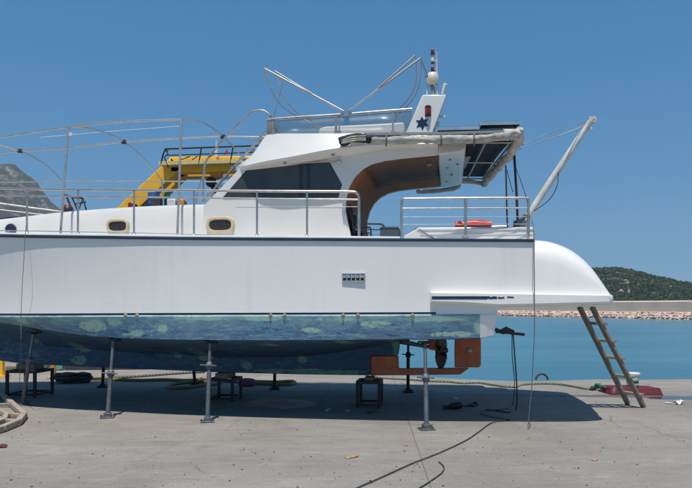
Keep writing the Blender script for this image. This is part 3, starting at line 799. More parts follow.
# flybridge rail, clear screen and seat
VF = 1.36
rail = [(267,120.6),(272,119.4),(300,117.2),(345,114.4),(380,111.6),(412,109.2)]
fr = empty('flybridge_rail'); fr.parent = Y
for sg in (1, -1):
    P_ = [L(px, py, -VF) for px, py in rail]
    if sg < 0: P_ = [mir(q) for q in P_]
    mb = MB(); mb.tube(P_, .02, 10); mb.build('rail_tube', 'steel', fr)
    for px, ty, w in ((273.6,119.2,.022),(336,114.9,.03),(339.4,114.7,.016),(393,110.7,.02)):
        a = L(px, ty, -VF); c = L(px, 134.4, -VF)
        if sg < 0: a, c = mir(a), mir(c)
        mb = MB(); mb.bar(a, c, w*1.2, w, up=(0,1,0)); mb.box(c+Vector((0,-.006*sg,.02)), .05, .03, .06); mb.build('rail_post', 'steel', fr)
    if sg > 0:
        scr = [L(px, py+1.2, -VF) for px, py in rail[1:]]; low = [L(px, 133.2, -VF) for px, py in rail[1:]]
    else:
        scr = [mir(L(px, py+1.2, -VF)) for px, py in rail[1:]]; low = [mir(L(px, 133.2, -VF)) for px, py in rail[1:]]
    mb = MB(); mb.grid([scr, low]); o = mb.build('clear_screen', 'clear_screen', fr, recalc=False); sd = o.modifiers.new('t', 'SOLIDIFY'); sd.thickness = .006
# front of the screen, with its folded edge
a, c = L(270,120.6,-VF), L(267,133.4,-VF)
mb = MB(); mb.grid([[a, c],[mir(a), mir(c)]]); o = mb.build('front_screen', 'clear_screen', fr, recalc=False); sd = o.modifiers.new('t', 'SOLIDIFY'); sd.thickness = .006
mb = MB()
for k in range(6):
    t = k/5; mb.tube([L(267.2+6*t,120+.0*t,-VF-.0), L(267.4+6*t+.6*math.sin(k*2.1),126.5,-VF-.012), L(267.2+6.2*t,133,-VF)], .012, 6)
mb.build('folded_screen_edge', 'grey_plastic', fr)
mb = MB(); mb.tube([mir(a), a], .016, 8); mb.build('front_rail', 'steel', fr)
mb = MB(); mb.prism([L(px, py, -.55) for px, py in ((318,133),(319.5,127.6),(326,126),(360,124.4),(392,122.6),(404,121.6),(405,133))], (0,1.1,0)); mb.build('flybridge_seat', 'deck_white', Y, bev=.03)

# folding awning frame, two hoops in a V
joint = L(346.4,112.6,-VF-.03)
vf = empty('folding_frame'); vf.parent = Y
def U(end, bow, name, fx=0.0):
    far = mir(end)+Vector((fx,0,0))
    mid_ = [Vector((end.x+fx*t+bow[0]*math.sin(math.pi*t), end.y+(mir(end).y-end.y)*t, end.z+bow[1]*math.sin(math.pi*t))) for t in frange(0,1,13)]
    mb = MB(); mb.tube([joint, end], .014, 8); mb.tube([mir(joint), far], .012, 8); mb.tube(mid_, .010, 8)
    return mb.build(name, 'steel', vf)
e1 = L(264.4,68.4,-VF+.06); e2 = L(420.6,58,-VF+.06)
U(e1, (-.12,-.10), 'hoop'); U(e2, (.14,-.04), 'hoop', -.50)
for (ax, ay), (bx, by), bw_, fx in (((312,93.6),(274.8,71),(-.10,-.10),0), ((378.6,87.8),(414.8,55.6),(.16,-.04),-.48)):
    a, b_ = L(ax, ay, -VF+.0), L(bx, by, -VF+.06)
    mid_ = [Vector((b_.x+fx*t+bw_[0]*math.sin(math.pi*t), b_.y+(mir(b_).y-b_.y)*t, b_.z+bw_[1]*math.sin(math.pi*t))) for t in frange(0,1,13)]
    mb = MB(); mb.tube([a, b_], .012, 8); mb.tube([mir(a), mir(b_)+Vector((fx,0,0))], .011, 8); mb.tube(mid_, .010, 8); mb.build('hoop', 'steel', vf)
mb = MB(); mb.tube([L(283.4,80.2,-VF+.02), L(273,119.4,-VF)], .009, 6); mb.build('strut', 'steel', vf)
mb = MB(); mb.tube([L(421,59,-VF+.06), L(428,77,-VF+.0), L(435,93,-VF+.06)], .009, 6); mb.build('strap', 'grey_rope', vf)
mb = MB(); mb.box(joint, .07, .04, .06); mb.build('hinge', 'steel', vf)

# pylon with star
ppx = [(422.6,94.4),(446.6,94.4),(433,133.4),(405.4,133.4)]
for sg in (-1, 1):
    pts_ = [L(px, py, -VF-.02) for px, py in ppx]
    if sg < 0: pts_ = [mir(q) for q in pts_]
    py_ = MB().prism(pts_, (0, .16*sg, 0)).build('radar_arch', 'gelcoat', Y, bev=.018)
sc_ = L(422.2,123.2,-VF-.02); rr_ = 6.8/650*9.2
star = []
for k in range(12):
    r_ = rr_ if k % 2 == 0 else rr_*.52; th = R(90+30*k+4); star.append(sc_+Vector((r_*math.cos(th), -.002, r_*math.sin(th))))
mb = MB(); mb.prism([sc_+Vector((0,-.002,0))]+star[:0] if False else star, (0,-.004,0)); mb.build('star_emblem', 'navy', py_, smooth=False)
c = L(428, 111, -VF-.06); mb = MB(); mb.lathe(c+Vector((0,0,-.055)), [(.03,0),(.036,.01),(.036,.09),(.03,.11),(.0,.112)], 14); sl = mb.build('side_light', 'red_lens', py_)
mb = MB(); mb.box(c+Vector((0,.03,0)), .085, .03, .13); mb.lathe(c+Vector((0,0,.05)), [(.04,0),(.04,.018),(.0,.02)], 14); mb.build('light_housing', 'dark_plastic', sl)
mb = MB()
for (ax, ay, bx, by, r_) in ((437.6,117,445.4,116.6,.015),(443.6,115.2,443.8,118.4,.014),(437,113.8,440.6,107,.02),(436,128,438.6,122,.018)): mb.tube([L(ax,ay,-VF+.06), L(bx,by,-VF+.06)], r_, 7)
mb.build('arch_fitting', 'white_plastic', py_)
# mast with navigation lights, siren dome and horn
VM = -1.3
ms = MB(); ms.tube([L(437,95,VM), L(436.8,52,VM)], .012, 8); ms.tube([L(427,94.6,VM), L(427.4,80,VM)], .012, 6); ms.tube([L(433.4,94.6,VM), L(433,84,VM)], .018, 6)
for yy in (52.4, 61, 69): ms.tube([L(437,yy,VM), L(432.6,yy,VM)], .008, 6)
mast = ms.build('mast', 'davit_paint', Y)
for yy, mt_ in ((51.6,'red_lens'),(60.4,'ivory'),(69,'red_lens')):
    c = L(432.6, yy, VM); mb = MB(); mb.lathe(c+Vector((0,0,-.03)), [(.022,0),(.026,.008),(.026,.045),(.02,.058),(.0,.06)], 12); o = mb.build('nav_light', mt_, mast)
    mb = MB(); mb.lathe(c+Vector((0,0,-.045)), [(.028,0),(.028,.014)], 12); mb.build('light_base', 'dark_plastic', o)
c = L(432.4, 78.6, VM); mb = MB(); mb.lathe(c+Vector((0,0,-.095)), [(.045,0),(.055,.02),(.085,.04),(.092,.08),(.085,.13),(.06,.17),(.02,.185),(.0,.186)], 20); mb.build('radar_dome', 'ivory', mast)
mb = MB(); mb.lathe(L(432.8,88.6,VM)+Vector((0,0,-.03)), [(.03,0),(.032,.05),(.02,.06)], 10); mb.build('searchlight', 'grey_plastic', mast)
mb = MB(); q = L(442.4,93.6,VM); mb.lathe(q, [(.02,0),(.024,.05),(.034,.13),(.026,.14),(.0,.141)], 12, (.35,0,1)); mb.build('horn', 'white_plastic', mast)
mb = MB(); mb.tube([L(425,76,VM), L(429,83,VM), L(433,94,VM)], .006, 6, smooth=4); mb.build('mast_cable', 'black_cable', mast)

# ---- aft canopy: frame, dark cloth, rolled-up canvas sides, solar panels
can = empty('aft_canopy'); can.parent = Y
VK = 1.58
c0, c1 = L(436,132,-VK), L(519.5,131,-VK)
rows = []
def skx(x, y): return x-.30*(y+VK)/(2*VK)*(x-c0.x)/(c1.x-c0.x)
for x in frange(c0.x, c1.x, 10):
    rows.append([Vector((skx(x, y), y, c0.z+(c1.z-c0.z)*(x-c0.x)/(c1.x-c0.x)+.02*(y+VK)/VK+.05*math.sin(math.pi*(y+VK)/(2*VK)))) for y in frange(-VK, VK, 12)])
mb = MB(); mb.grid(rows); o = mb.build('canopy_cloth', 'dark_cloth', can); sd = o.modifiers.new('t', 'SOLIDIFY'); sd.thickness = .02
def cz(x, y): return c0.z+(c1.z-c0.z)*(x-c0.x)/(c1.x-c0.x)+.02*(y+VK)/VK-.05
def crow(x): return [Vector((skx(x, y), y, cz(x, y))) for y in frange(-VK, VK, 8)]
for x in (L(489,140,-VK).x, c1.x-.02, c0.x+.3):
    mb = MB(); mb.tube(crow(x), .017, 8); mb.build('canopy_bow', 'steel', can)
for y in (-VK+.35, .1, VK-.08):
    mb = MB(); mb.tube([Vector((skx(x, y), y, cz(x, y)-.02)) for x in frange(c0.x+.2, c1.x, 6)], .014, 8); mb.build('canopy_rail', 'steel', can)
def lumpy(mb, pts_, r, seed, n=14, k=10, flat=1.0, mi=0, amp=1.0):
    pts_ = cat([Vector(p) for p in pts_], k); rows = []
    tot = 0
    for i, p in enumerate(pts_):
        if i: tot += (p-pts_[i-1]).length
        d = (pts_[min(i+1, len(pts_)-1)]-pts_[max(i-1, 0)]).normalized(); sd = d.cross(Vector((0,0,1)))
        sd = sd.normalized() if sd.length > 1e-3 else Vector((0,1,0)); u = sd.cross(d)
        row = []
        for j in range(n):
            th = 2*math.pi*j/n
            w = 1+amp*.30*noise.noise(Vector((tot*5.5, math.cos(th)*1.2+seed, math.sin(th)*1.2)))+amp*.16*noise.noise(Vector((tot*15, math.cos(th)*2.4+seed, math.sin(th)*2.4)))
            e = min(1, min(i, len(pts_)-1-i)/2+.35)
            row.append(p+(sd*math.cos(th)*flat+u*math.sin(th))*r*w*e)
        rows.append(row)
    mb.grid(rows, True, mi, True)
mb = MB(); zc1 = c1.z
lumpy(mb, [L(349,140.6,-VK), L(370,139.6,-VK+.02), L(400,140,-VK), L(440,139.4,-VK-.01), L(478,138.6,-VK), L(500,136.4,-VK), L(518,135.6,-VK)], .056, 1, k=30, amp=.85, flat=.85)
mb.build('canvas_roll', 'canvas', can, angle=80)
mb = MB()
lumpy(mb, [L(519,129,-VK), L(519.5,137,-VK+.12), Vector((c1.x-.05, -.9, c1.z-.13)), Vector((c1.x-.13, 0, c1.z-.12)), Vector((c1.x-.24, 1.0, c1.z-.11)), Vector((c1.x-.30, VK, c1.z-.12))], .06, 5, k=22, amp=1.6)
mb.build('canvas_roll', 'canvas', can, angle=80)
mb = MB(); xs = L(405,140,-VK).x
lumpy(mb, [Vector((c1.x-.30, VK, c1.z-.10)), Vector((c1.x-.7, VK, c1.z-.05)), Vector((c0.x+.3, VK, c0.z-.20)), Vector((c0.x-.2, VK, c0.z-.25)), Vector((xs, VK-.05, c0.z-.25))], .038, 9, k=22, amp=1.2)
mb.build('canvas_roll', 'canvas', can, angle=80)
mb = MB(); mb.bar(L(364,134.4,-VK-.02), L(440,133.6,-VK-.02), .03, .035); mb.bar(L(440,133.6,-VK-.02), L(521,131.2,-VK-.02), .03, .035); mb.build('canopy_rim', 'grey_plastic', can)
mb = MB(); xq = L(470,150,-VK).x
mb.add([Vector((xq-.12,-.5,c0.z-.10)), Vector((xq+.05,-.5,c0.z-.10)), Vector((xq-.02,.35,c0.z-.10)), Vector((xq-.2,.35,c0.z-.10))], [(0,1,2,3)]); o = mb.build('clear_window', 'grey_plastic', can); sd = o.modifiers.new('t','SOLIDIFY'); sd.thickness = .006
# loose flap hanging on the near after corner
rows = []
for i in range(9):
    t = i/8; a = L(503+17*t, 129, -VK-.03); 
    rows.append([a+Vector((.015*math.sin(5*t+k), -.03*math.sin(k/6*3.1), -k*.02*(1+.35*math.sin(7*t)))) for k in range(7)])
mb = MB(); mb.grid(rows); o = mb.build('canvas_flap', 'canvas', can); sd = o.modifiers.new('t', 'SOLIDIFY'); sd.thickness = .012
# dark striped end of the roll
mb = MB(); lumpy(mb, [L(339.5,142.4,-VK), L(345,140.4,-VK-.01), L(353,138.8,-VK-.015), L(372,138.8,-VK-.01)], .06, 21, k=10, amp=1.4); o = mb.build('roll_end', 'dark_cloth', can, angle=80)
for zz in (-1.6, .6, 2.4):
    mb = MB(); lumpy(mb, [L(341,142+zz*.5,-VK-.05), L(349,139.2+zz,-VK-.082), L(358,137.8+zz,-VK-.084), L(366,137.6+zz,-VK-.06)], .011, 3, 8); mb.build('roll_piping', 'canvas', o)
for px in (386,441,474):
    mb = MB(); mb.tube([L(px,133,-VK-.03), L(px+.4,139,-VK-.11), L(px,146,-VK-.05)], .012, 6, smooth=4); mb.build('tie_strap', 'grey_rope', can)
def panel(px0, px1, y0, y1, va, vb_, rise):
    a, b_ = L(px0, y0, va), L(px1, y1, va)
    def slab_(z0, z1, m_, s2):
        rows = []
        for q, s_ in ((a,1),(b_,-1)):
            rows.append([Vector((q.x+s_*s2, v_, q.z+dz+rise*(v_-va)/(vb_-va))) for v_, dz in ((va+m_,z0),(vb_-m_,z0),(vb_-m_,z1),(va+m_,z1))])
        return MB().grid(rows, True, 0, True)
    o = slab_(0, .045, 0, 0).build('solar_panel', 'alu', Y, smooth=False)
    slab_(.0455, .049, .02, .02).build('solar_cells', 'solar', o, smooth=False)
    slab_(-.004, -.0005, .03, .025).build('panel_back', 'dark_cloth', o, smooth=False)
panel(436,479.4,130.4,129.4,-1.45,-.55,.17); panel(479.6,522,125.2,124.4,-1.45,-.45,.19)
for px, yy in ((445,130.6),(470,130.2),(486,125.8),(515,125)):
    q = L(px, yy, -1.3); mb = MB(); mb.bar((q.x,-1.3,q.z-.12),(q.x,-1.3,q.z+.02), .03, .03); mb.build('panel_bracket', 'dark_plastic', can)
mb = MB(); mb.bar(L(440,131.6,-1.40), L(521,129.4,-1.40), .03, .04); mb.build('panel_bearer', 'grey_plastic', can)

# ---- side rails
def rail_run(rows_, posts, sg=1, name='side_rail', vfun=None, foot=237.5):
    rt = empty(name); rt.parent = Y
    for pts_, r_ in rows_:
        P_ = [L(px, py, -(vfun(px))) for px, py in pts_]
        if sg < 0: P_ = [mir(q) for q in P_]
        mb = MB(); mb.tube(P_, r_, 8, smooth=3); mb.build('rail_tube', 'steel', rt)
    for px, py, r_ in posts:
        a, c = L(px, py, -vfun(px)), L(px, foot(px), -vfun(px))
        a.x = c.x
        if sg < 0: a, c = mir(a), mir(c)
        mb = MB(); mb.tube([c, a], r_, 8); mb.lathe(c, [(r_*2.4,-.01),(r_*2.4,.012),(r_*1.3,.03)], 12); mb.build('rail_post', 'steel', rt)
vr = lambda p: b_deck(p)-.10
ftm = lambda p: y_rail(p)-2
tr_ = [(-140,182),(-60,186),(0,188.4),(78,189.6),(134,190),(194,190.4),(257,191),(307,191.3),(350,191.6),(356.5,193.2),(358.8,198),(359,212),(359.2,237)]
sr_ = [(-140,192),(0,195.4),(134,197),(257,198.6),(359,199.6)]
br_ = [(-140,230),(0,230.6),(134,233),(257,236),(359,236.6)]
md_ = [(257,206.2),(359,206.8)]
for sg in (1, -1):
    rail_run([(tr_, .018),(sr_, .0125),(br_, .007),(md_, .004)], [(27,189,.015),(78,189.6,.015),(134,190,.015),(194,190.4,.015),(257,191,.015),(307,191.3,.015),(-40,187,.015)], sg, 'side_rail', vr, ftm)
vs_ = lambda p: b_deck(min(p,535))-.12
ta = [(401.6,237),(401.6,204),(402.6,200.2),(406,199),(430,198.7),(465,198.4),(500,198.2),(526,198.2),(528,199.6),(528.4,204),(528.4,237)]
for sg in (1, -1):
    rail_run([(ta, .018), ([(401.6,208.4),(528.4,208)], .011), ([(401.6,217),(528.4,216.6)], .004), ([(401.6,224.6),(528.4,224)], .004)], [(465.6,198.4,.02)], sg, 'stern_rail', vs_, ftm)

# ---- bow awning frame (no cloth)
af = empty('awning_frame'); af.parent = Y
VA = 1.18
def tb(pts_, r_, name='frame_tube', sm=5, mat='steel'):
    mb = MB(); mb.tube([L(*p) for p in pts_], r_, 8, smooth=sm); return mb.build(name, mat, af)
for (bx, by), (tx, ty) in (((60.4,236),(68.4,126.4)), ((177.4,236),(181.4,118.6))):
    tb([(bx,by,-VA-.3),(tx,ty,-VA)], .018, 'frame_post', 0)
    q = L(162 if tx < 100 else 256.6, 180 if tx < 100 else 176.6, VA); q2 = L(bx, by, -VA-.3)
    mb = MB(); mb.tube([Vector((q.x, VA+.2, q2.z)), q], .016, 8); mb.build('frame_post', 'steel', af)
tb([(-120,158,-VA),(-40,144,-VA),(0,137.6,-VA),(68.4,127,-VA),(129,121.4,-VA),(181.4,119.4,-VA)], .0145)
tb([(-120,165,0),(-20,154.6,0),(20,151,0),(68,147.8,0),(124,142,0),(181,138.6,0),(223,136.8,0),(268,137.4,0)], .016)
tb([(-60,184,VA),(62,181.4,VA),(120,181.4,VA),(182,181.4,VA),(240,182,VA)], .012)
tb([(-60,128,-VA),(-30,134,-VA*.6),(0,144.4,-.35),(20,151,0),(43,163,.6),(62,181,VA)], .0125)
tb([(68.4,126.6,-VA),(90,128.4,-VA*.7),(110,134.6,-.35),(124,142,0),(142,157,.6),(162,180,VA)], .0125)
tb([(181.4,119,-VA),(200,121.6,-VA*.7),(214,129,-.35),(223,136.8,0),(238,152,.6),(256,176,VA)], .0125)
for px, py in ((124,142),(223,136.8),(20,151)):
    mb = MB(); mb.box(L(px,py,0), .07, .06, .06); mb.build('clamp', 'dark_plastic', af)
mb = MB(); mb.box(L(70.6,134,-VA-.02), .055, .01, .05); mb.build('tag_plate', 'white_plastic', af)
tb([(40,137.4,-.4),(110,131.4,-.4),(181,126,-.5)], .004, 'guy_line', 3, 'white_plastic')
# companion ladder up to the flybridge
ld = empty('boarding_stair'); ld.parent = Y
S1, S2 = (202,203,-.55), (266,131,-.55); T1, T2 = (209,205,.05), (272,134,.05)
for a, c in ((S1, S2), (T1, T2)):
    mb = MB(); mb.tube([L(*a), L(*c)], .02, 8); mb.build('stringer', 'steel', ld)
for k in range(1, 8):
    t = k/8; a = L(*S1).lerp(L(*S2), t); c = L(*T1).lerp(L(*T2), t); mb = MB(); mb.bar(a, c, .09, .025); mb.build('tread', 'steel', ld)
mb = MB(); mb.tube([L(*p) for p in ((202.4,200,-.75),(203.4,180,-.75),(205.4,163,-.75),(215,149,-.75),(232,130.4,-.75),(249,114.4,-.75),(256,110.8,-.75),(264,110.8,-.75),(270.5,116,-.75),(272,122,-.75))], .016, 8, smooth=5); mb.build('handrail', 'steel', ld)
mb = MB(); mb.tube([L(*p) for p in ((196,204,-.6),(199,186,-.6),(206,171,-.6))], .012, 8, smooth=4); mb.build('handrail', 'steel', ld)

# ---- cockpit: locker, coaming
v0 = -1.5
mb = MB(); mb.prism([L(px, py, v0) for px, py in ((404,240),(404,236),(417.6,228.2),(419,227.4),(533.4,227),(534.6,228.4),(534,240))], (0, 3.0, 0)); lz = mb.build('aft_locker', 'gelcoat', Y, bev=.012)
mb = MB(); mb.bar(L(417,229.6,v0-.004), L(534,229.2,v0-.004), .012, .012); mb.bar(L(420,234.4,v0-.004), L(533,234,v0-.004), .008, .01); mb.build('locker_trim', 'deck_white', lz)
mb = MB(); mb.tube([L(419,229,v0-.008), L(426,233.6,v0-.008), L(434,238.4,v0-.008)], .008, 6); mb.build('locker_seam', 'grey_plastic', lz)
mb = MB()
mb.tube([L(357.6,240,-.4), L(357.6,229,-.4), L(358.6,227.4,-.4), L(370,227.4,-.4), L(371,229,-.4), L(371.2,240,-.4)], .014, 8); mb.tube([L(357.6,233,-.4), L(371,233,-.4)], .01, 8); mb.build('grab_rail', 'steel', Y)
# davit (boom) on the stern with its wires
VD = -.9
dv = MB(); dv.tube([L(524.6,221,VD), L(590.6,120.6,VD)], lambda t: .052-.008*t, 12); davit = dv.build('davit', 'davit_paint', Y)
mb = MB(); mb.box(L(591.6,119.6,VD), .10, .08, .07); mb.lathe(L(594.2,121,VD)+Vector((0,-.04,0)), [(.03,0),(.035,.02),(.035,.06),(.03,.08)], 12, (0,1,0)); mb.build('sheave', 'davit_paint', davit); mb = MB(); mb.lathe(L(588.6,128,VD)+Vector((.03,-.03,-.01)), [(.02,0),(.02,.06)], 10, (0,1,0)); mb.build('sheave', 'davit_paint', davit)
mb = MB(); q = L(518, 226, VD)
mb.prism([L(px, py, VD-.05) for px, py in ((513.4,228),(514,220.6),(519,220),(524,213.6),(529,214.8),(526.6,221.6),(526,228))], (0,.1,0)); mb.tube([L(517,222,VD-.06), L(524,216,VD-.06)], .014, 8); mb.build('davit_base', 'galv', davit, bev=.008)
mb = MB(); mb.tube([L(588.4,120,VD), L(556,130.4,-1.2), L(522,145,-1.5)], .006, 6, smooth=4); mb.tube([L(587,125,VD), L(556,136.6,-1.0), L(519,149.6,-1.3)], .006, 6, smooth=4); mb.build('wire', 'steel', davit)
mb = MB(); mb.tube([L(558.4,171,VD-.04), L(557,186,VD-.1), L(549,200,VD-.06), L(534,211,VD-.05)], .006, 6, smooth=6); mb.build('wire', 'black_cable', davit)
# after stays with dark rope
mb = MB(); mb.tube([L(505.6,158,.4), L(506.4,190,.4), L(507.4,228,.4)], .013, 7); mb.build('canopy_stay', 'redblack_rope', Y)
mb = MB(); mb.tube([L(514,150,-.6), L(516.4,190,-.6), L(518,226,-.6)], .019, 7); mb.build('canopy_stay', 'redblack_rope', Y)
mb = MB(); mb.tube([L(507,170,.2), L(511,186,.2), L(513,192,.2)], .006, 6); mb.tube([L(516,168,-.6), L(524,190,-.6), L(528,204,-.6)], .005, 6); mb.build('canopy_line', 'black_cable', Y)
# bracket on the lower transom
tbk = MB(); tbk.tube([L(495.6,331.6,-.9), L(524.6,334.6,-.9)], .02, 8); tbk.bar(L(495,329,-.9), L(504,333,-.9), .05, .05); tbk.lathe(L(506,330.6,-.95), [(.05,-.04),(.055,.02),(.04,.06)], 10, (.3,1,0)); tbk.box(L(511,332,-.9), .09, .07, .06); tbk.tube([L(500,331,-.92), L(506,327.4,-.92), L(513,331,-.92)], .016, 7)
tbk.build('transom_bracket', 'dark_plastic', Y)

# ================================================================== THINGS ON THE YACHT
# red fender
mb = MB(); a, c = L(455, 224.6, -1.40), L(491.6, 224.2, -1.40)
lumpy(mb, [a, a.lerp(c,.06), a.lerp(c,.3), a.lerp(c,.7), a.lerp(c,.97), c], .052, 4, k=4)
o = mb.build('fender', 'red_vinyl', None, angle=80)
for w_ in (o,): w_.location = (0, D0, 0); w_.rotation_euler = (0,0,-PSI)
tag(o, 'red cylindrical fender lying on the white stern locker of the yacht', 'fender')
mb = MB(); lumpy(mb, [a+Vector((-.02,-.03,-.045)), a.lerp(c,.5)+Vector((0,-.045,-.05)), c+Vector((-.02,-.03,-.045))], .012, 8, k=6, n=8); mb.tube([a+Vector((.02,-.04,0)), a+Vector((.06,-.06,.045)), a+Vector((.11,-.055,-.01))], .006, 6); mb.build('strap', 'dark_cloth', o)  # dark strip along the base stands for the fender's shadow; the loop is a strap
# grey box in the cockpit
mb = MB(); mb.prism([L(px, py, -.9) for px, py in ((380,239.5),(380,227.4),(380.6,226.6),(398,226.6),(398.6,227.4),(398.6,239.5))], (0,.4,0)); o = mb.build('storage_box', 'grey_plastic', None, bev=.015); o.location = (0,D0,0); o.rotation_euler = (0,0,-PSI)
tag(o, 'plain grey box standing in the yacht cockpit beside the stern rail', 'box')
mb = MB(); mb.bar(L(379.6,229,-.905), L(399,229,-.905), .012, .012); mb.build('lid_edge', 'dark_plastic', o)
# dark chair in the cabin doorway
mb = MB(); mb.box(L(353.6,228,-.95), .04, .30, .30); mb.box(L(356.6,233,-.95), .16, .3, .05); mb.box(L(354.2,219,-.8), .05, .12, .12); o = mb.build('deck_chair', 'dark_cloth', None, bev=.02); o.location = (0,D0,0); o.rotation_euler = (0,0,-PSI)
tag(o, 'small dark seat just inside the open aft end of the yacht cabin', 'chair')
# little motor with red cap on the fore deck and folded black frame
k0 = empty('folded_frame', (0,D0,0), -PSI); tag(k0, 'dark folded metal frame standing behind the cabin roof near the bow', 'folded frame')
def fb(pts_, r_, name): mb = MB(); mb.tube([L(*p) for p in pts_], r_, 7); mb.build(name, 'black_steel', k0)
fb([(63.6,194.6,.2),(72,197,.2),(83,198.4,.2)], .018, 'handlebar'); fb([(66,195,.2),(72,210,.2)], .018, 'tube'); fb([(72,197,.2),(78,212,.2),(83,198.4,.2),(86.4,210,.2)], .016, 'tube'); fb([(75,204,.2),(86,202,.2)], .014, 'tube')
mb = MB(); mb.lathe(L(68,211.6,-.2), [(.085,-.03),(.09,.02),(.08,.07),(.05,.1),(.0,.105)], 16); o = mb.build('small_tank', 'dark_plastic', None); o.location = (0,D0,0); o.rotation_euler = (0,0,-PSI)
tag(o, 'small round black tank with a red cap on the cabin roof', 'tank')
mb = MB(); mb.lathe(L(67.4,206.4,-.2), [(.05,-.02),(.055,.02),(.04,.04),(.0,.042)], 12); mb.build('cap', 'red_vinyl', o)

# ================================================================== SUPPORTS
def stand(base, top, label, near=True, collar=.62, mat='galv'):
    base, top = Vector(base), Vector(top); r0 = empty('boat_stand', base); tag(r0, label, 'boat stand', 'adjustable props along the yacht hull')
    d = top-base; u = d.normalized()
    mb = MB(); mb.box((0,0,.011), .19, .17, .022, rz=R(12)); mb.box((.0,0,.045), .10, .1, .05, rz=R(12)); mb.build('base_plate', mat, r0, bev=.004)
    for sx, sy in ((-1,-1),(1,1),(1,-1)):
        mb = MB(); mb.lathe((sx*.07, sy*.06, .02), [(.012,0),(.012,.03),(.0,.031)], 6); mb.build('bolt', 'iron', r0)
    mb = MB(); mb.tube([u*.03, d*collar], .031, 14); mb.build('outer_tube', mat, r0)
    mb = MB(); mb.tube([d*collar, d*.975], .023, 12); mb.build('inner_screw', mat, r0)
    mb = MB(); mb.lathe(d*collar, [(.048,-.05),(.05,-.045),(.05,.02),(.044,.03),(.028,.045)], 14, u); c = mb.build('collar', mat, r0)
    mb = MB(); mb.tube([d*collar+Vector((-.12,-.055,.006)), d*collar+Vector((.11,-.055,-.006))], .011, 7); mb.build('handle', mat, c)
    mb = MB(); mb.bar(d*.97, d*.985, .10, .10); mb.prism([d*.985+Vector((-.09,-.08,0)), d*.985+Vector((.09,-.08,0)), d*.985+Vector((.09,.10,-.02)), d*.985+Vector((-.09,.10,-.02))], (0,0,.02)); mb.build('top_pad', 'black_steel', r0)
def ctop(px, py, inset=.10):
    q = L(px, py, -b_ch(px)+inset); return B2W(q)
stand(G(22.4,405), ctop(33.6,331,.12), 'slanting grey prop nearest the bow, beside the wooden frame')
stand(G(107.6,417.6), ctop(113.4,338.6), 'grey steel prop second from the bow, its foot on a cracked patch', collar=.56)
stand(G(207.4,422), ctop(210.2,341.2), 'grey steel prop in front of the middle keel trestle', collar=.70)
stand(G(426.6,429.6), ctop(425,340.6), 'grey steel prop under the stern in front of the propeller', collar=.58)
for (px, py, tx, lab) in ((102.4,387.5,96,'shaded far-side prop between the orange post and yellow hose coil'),(195,386,192,'shaded far-side prop just left of the middle keel trestle'),(274.4,389.4,272,'shaded far-side prop beside the pink float on the hose'),(408,392.4,408,'shaded far-side prop seen through the propeller opening')):
    q = G(px, py); 
    bx = (q.x*cs-(q.y-D0)*sn)
    pxn = tx
    ch = L(tx, y_ch(tx), -b_ch(tx)); tp = Vector((bx, b_ch(tx)-.1, L(tx, y_ch(tx), -b_ch(tx)).z-.03))
    stand(q, B2W(tp), lab, mat='black_steel')  # black instead of grey steel: shade on the far props put into the colour
def trestle(px0, px1, pyb, ztop, depth, label, rz=-PSI):
    a, b_ = G(px0, pyb), G(px1, pyb); w = (b_-a).length; c = (a+b_)/2+Vector((0, depth/2, 0))
    r0 = empty('keel_trestle', c, rz); tag(r0, label, 'trestle', 'steel trestles under the keel')
    t = .045
    for sx in (-1,1):
        for sy in (-1,1):
            mb = MB(); mb.bar((sx*(w/2-t/2), sy*(depth/2-t/2), 0), (sx*(w/2-t/2), sy*(depth/2-t/2), ztop-t), t, t, up=(0,1,0)); mb.build('leg', 'black_steel', r0)
    mb = MB()
    for s_ in (-1,1):
        mb.bar((-w/2, s_*(depth/2-t/2), ztop-t/2), (w/2, s_*(depth/2-t/2), ztop-t/2), t, t)
        mb.bar((s_*(w/2-t/2), -depth/2+t, ztop-t/2), (s_*(w/2-t/2), depth/2-t, ztop-t/2), t, t)
    mb.build('top_frame', 'black_steel', r0)
    mb = MB()
    for s_ in (-1,1):
        mb.bar((-w/2+t, s_*(depth/2-t/2), .05), (w/2-t, s_*(depth/2-t/2), .05), t*.8, t*.8)
        mb.bar((s_*(w/2-t/2), -depth/2+t, .05), (s_*(w/2-t/2), depth/2-t, .05), t*.8, t*.8)
    mb.build('bottom_rail', 'black_steel', r0)
    return c
def block(c, sx, sy, sz, label):
    mb = MB(); mb.box((0,0,sz/2), sx, sy, sz); o = mb.build('timber_block', 'timber', None, bev=.008); o.location = c; o.rotation_euler = (0,0,-PSI); tag(o, label, 'timber', 'timber packing under the keel')
def keel_z(px, py): return L(px, py, 0).z
c = trestle(6, 39, 397.6, .47, .55, 'black steel trestle under the keel nearest the bow'); z_ = keel_z(22, 363.4); block((c.x, c.y, .47), .34, .3, max(.04, z_-.475), 'timber packing on the trestle nearest the bow')
c = trestle(209.5, 236, 402, .385, .5, 'black steel trestle under the middle of the keel'); z_ = keel_z(222, 372.6); block((c.x, c.y, .385), .22, .42, max(.03, z_-.39), 'timber packing on the middle keel trestle')
c = trestle(358, 382.6, 408, .42, .45, 'black steel trestle under the after end of the keel'); z_ = keel_z(369, 375.4); block((c.x+.0, c.y, .42), .14, .3, max(.03, z_-.425), 'timber packing on the trestle at the after end of keel')

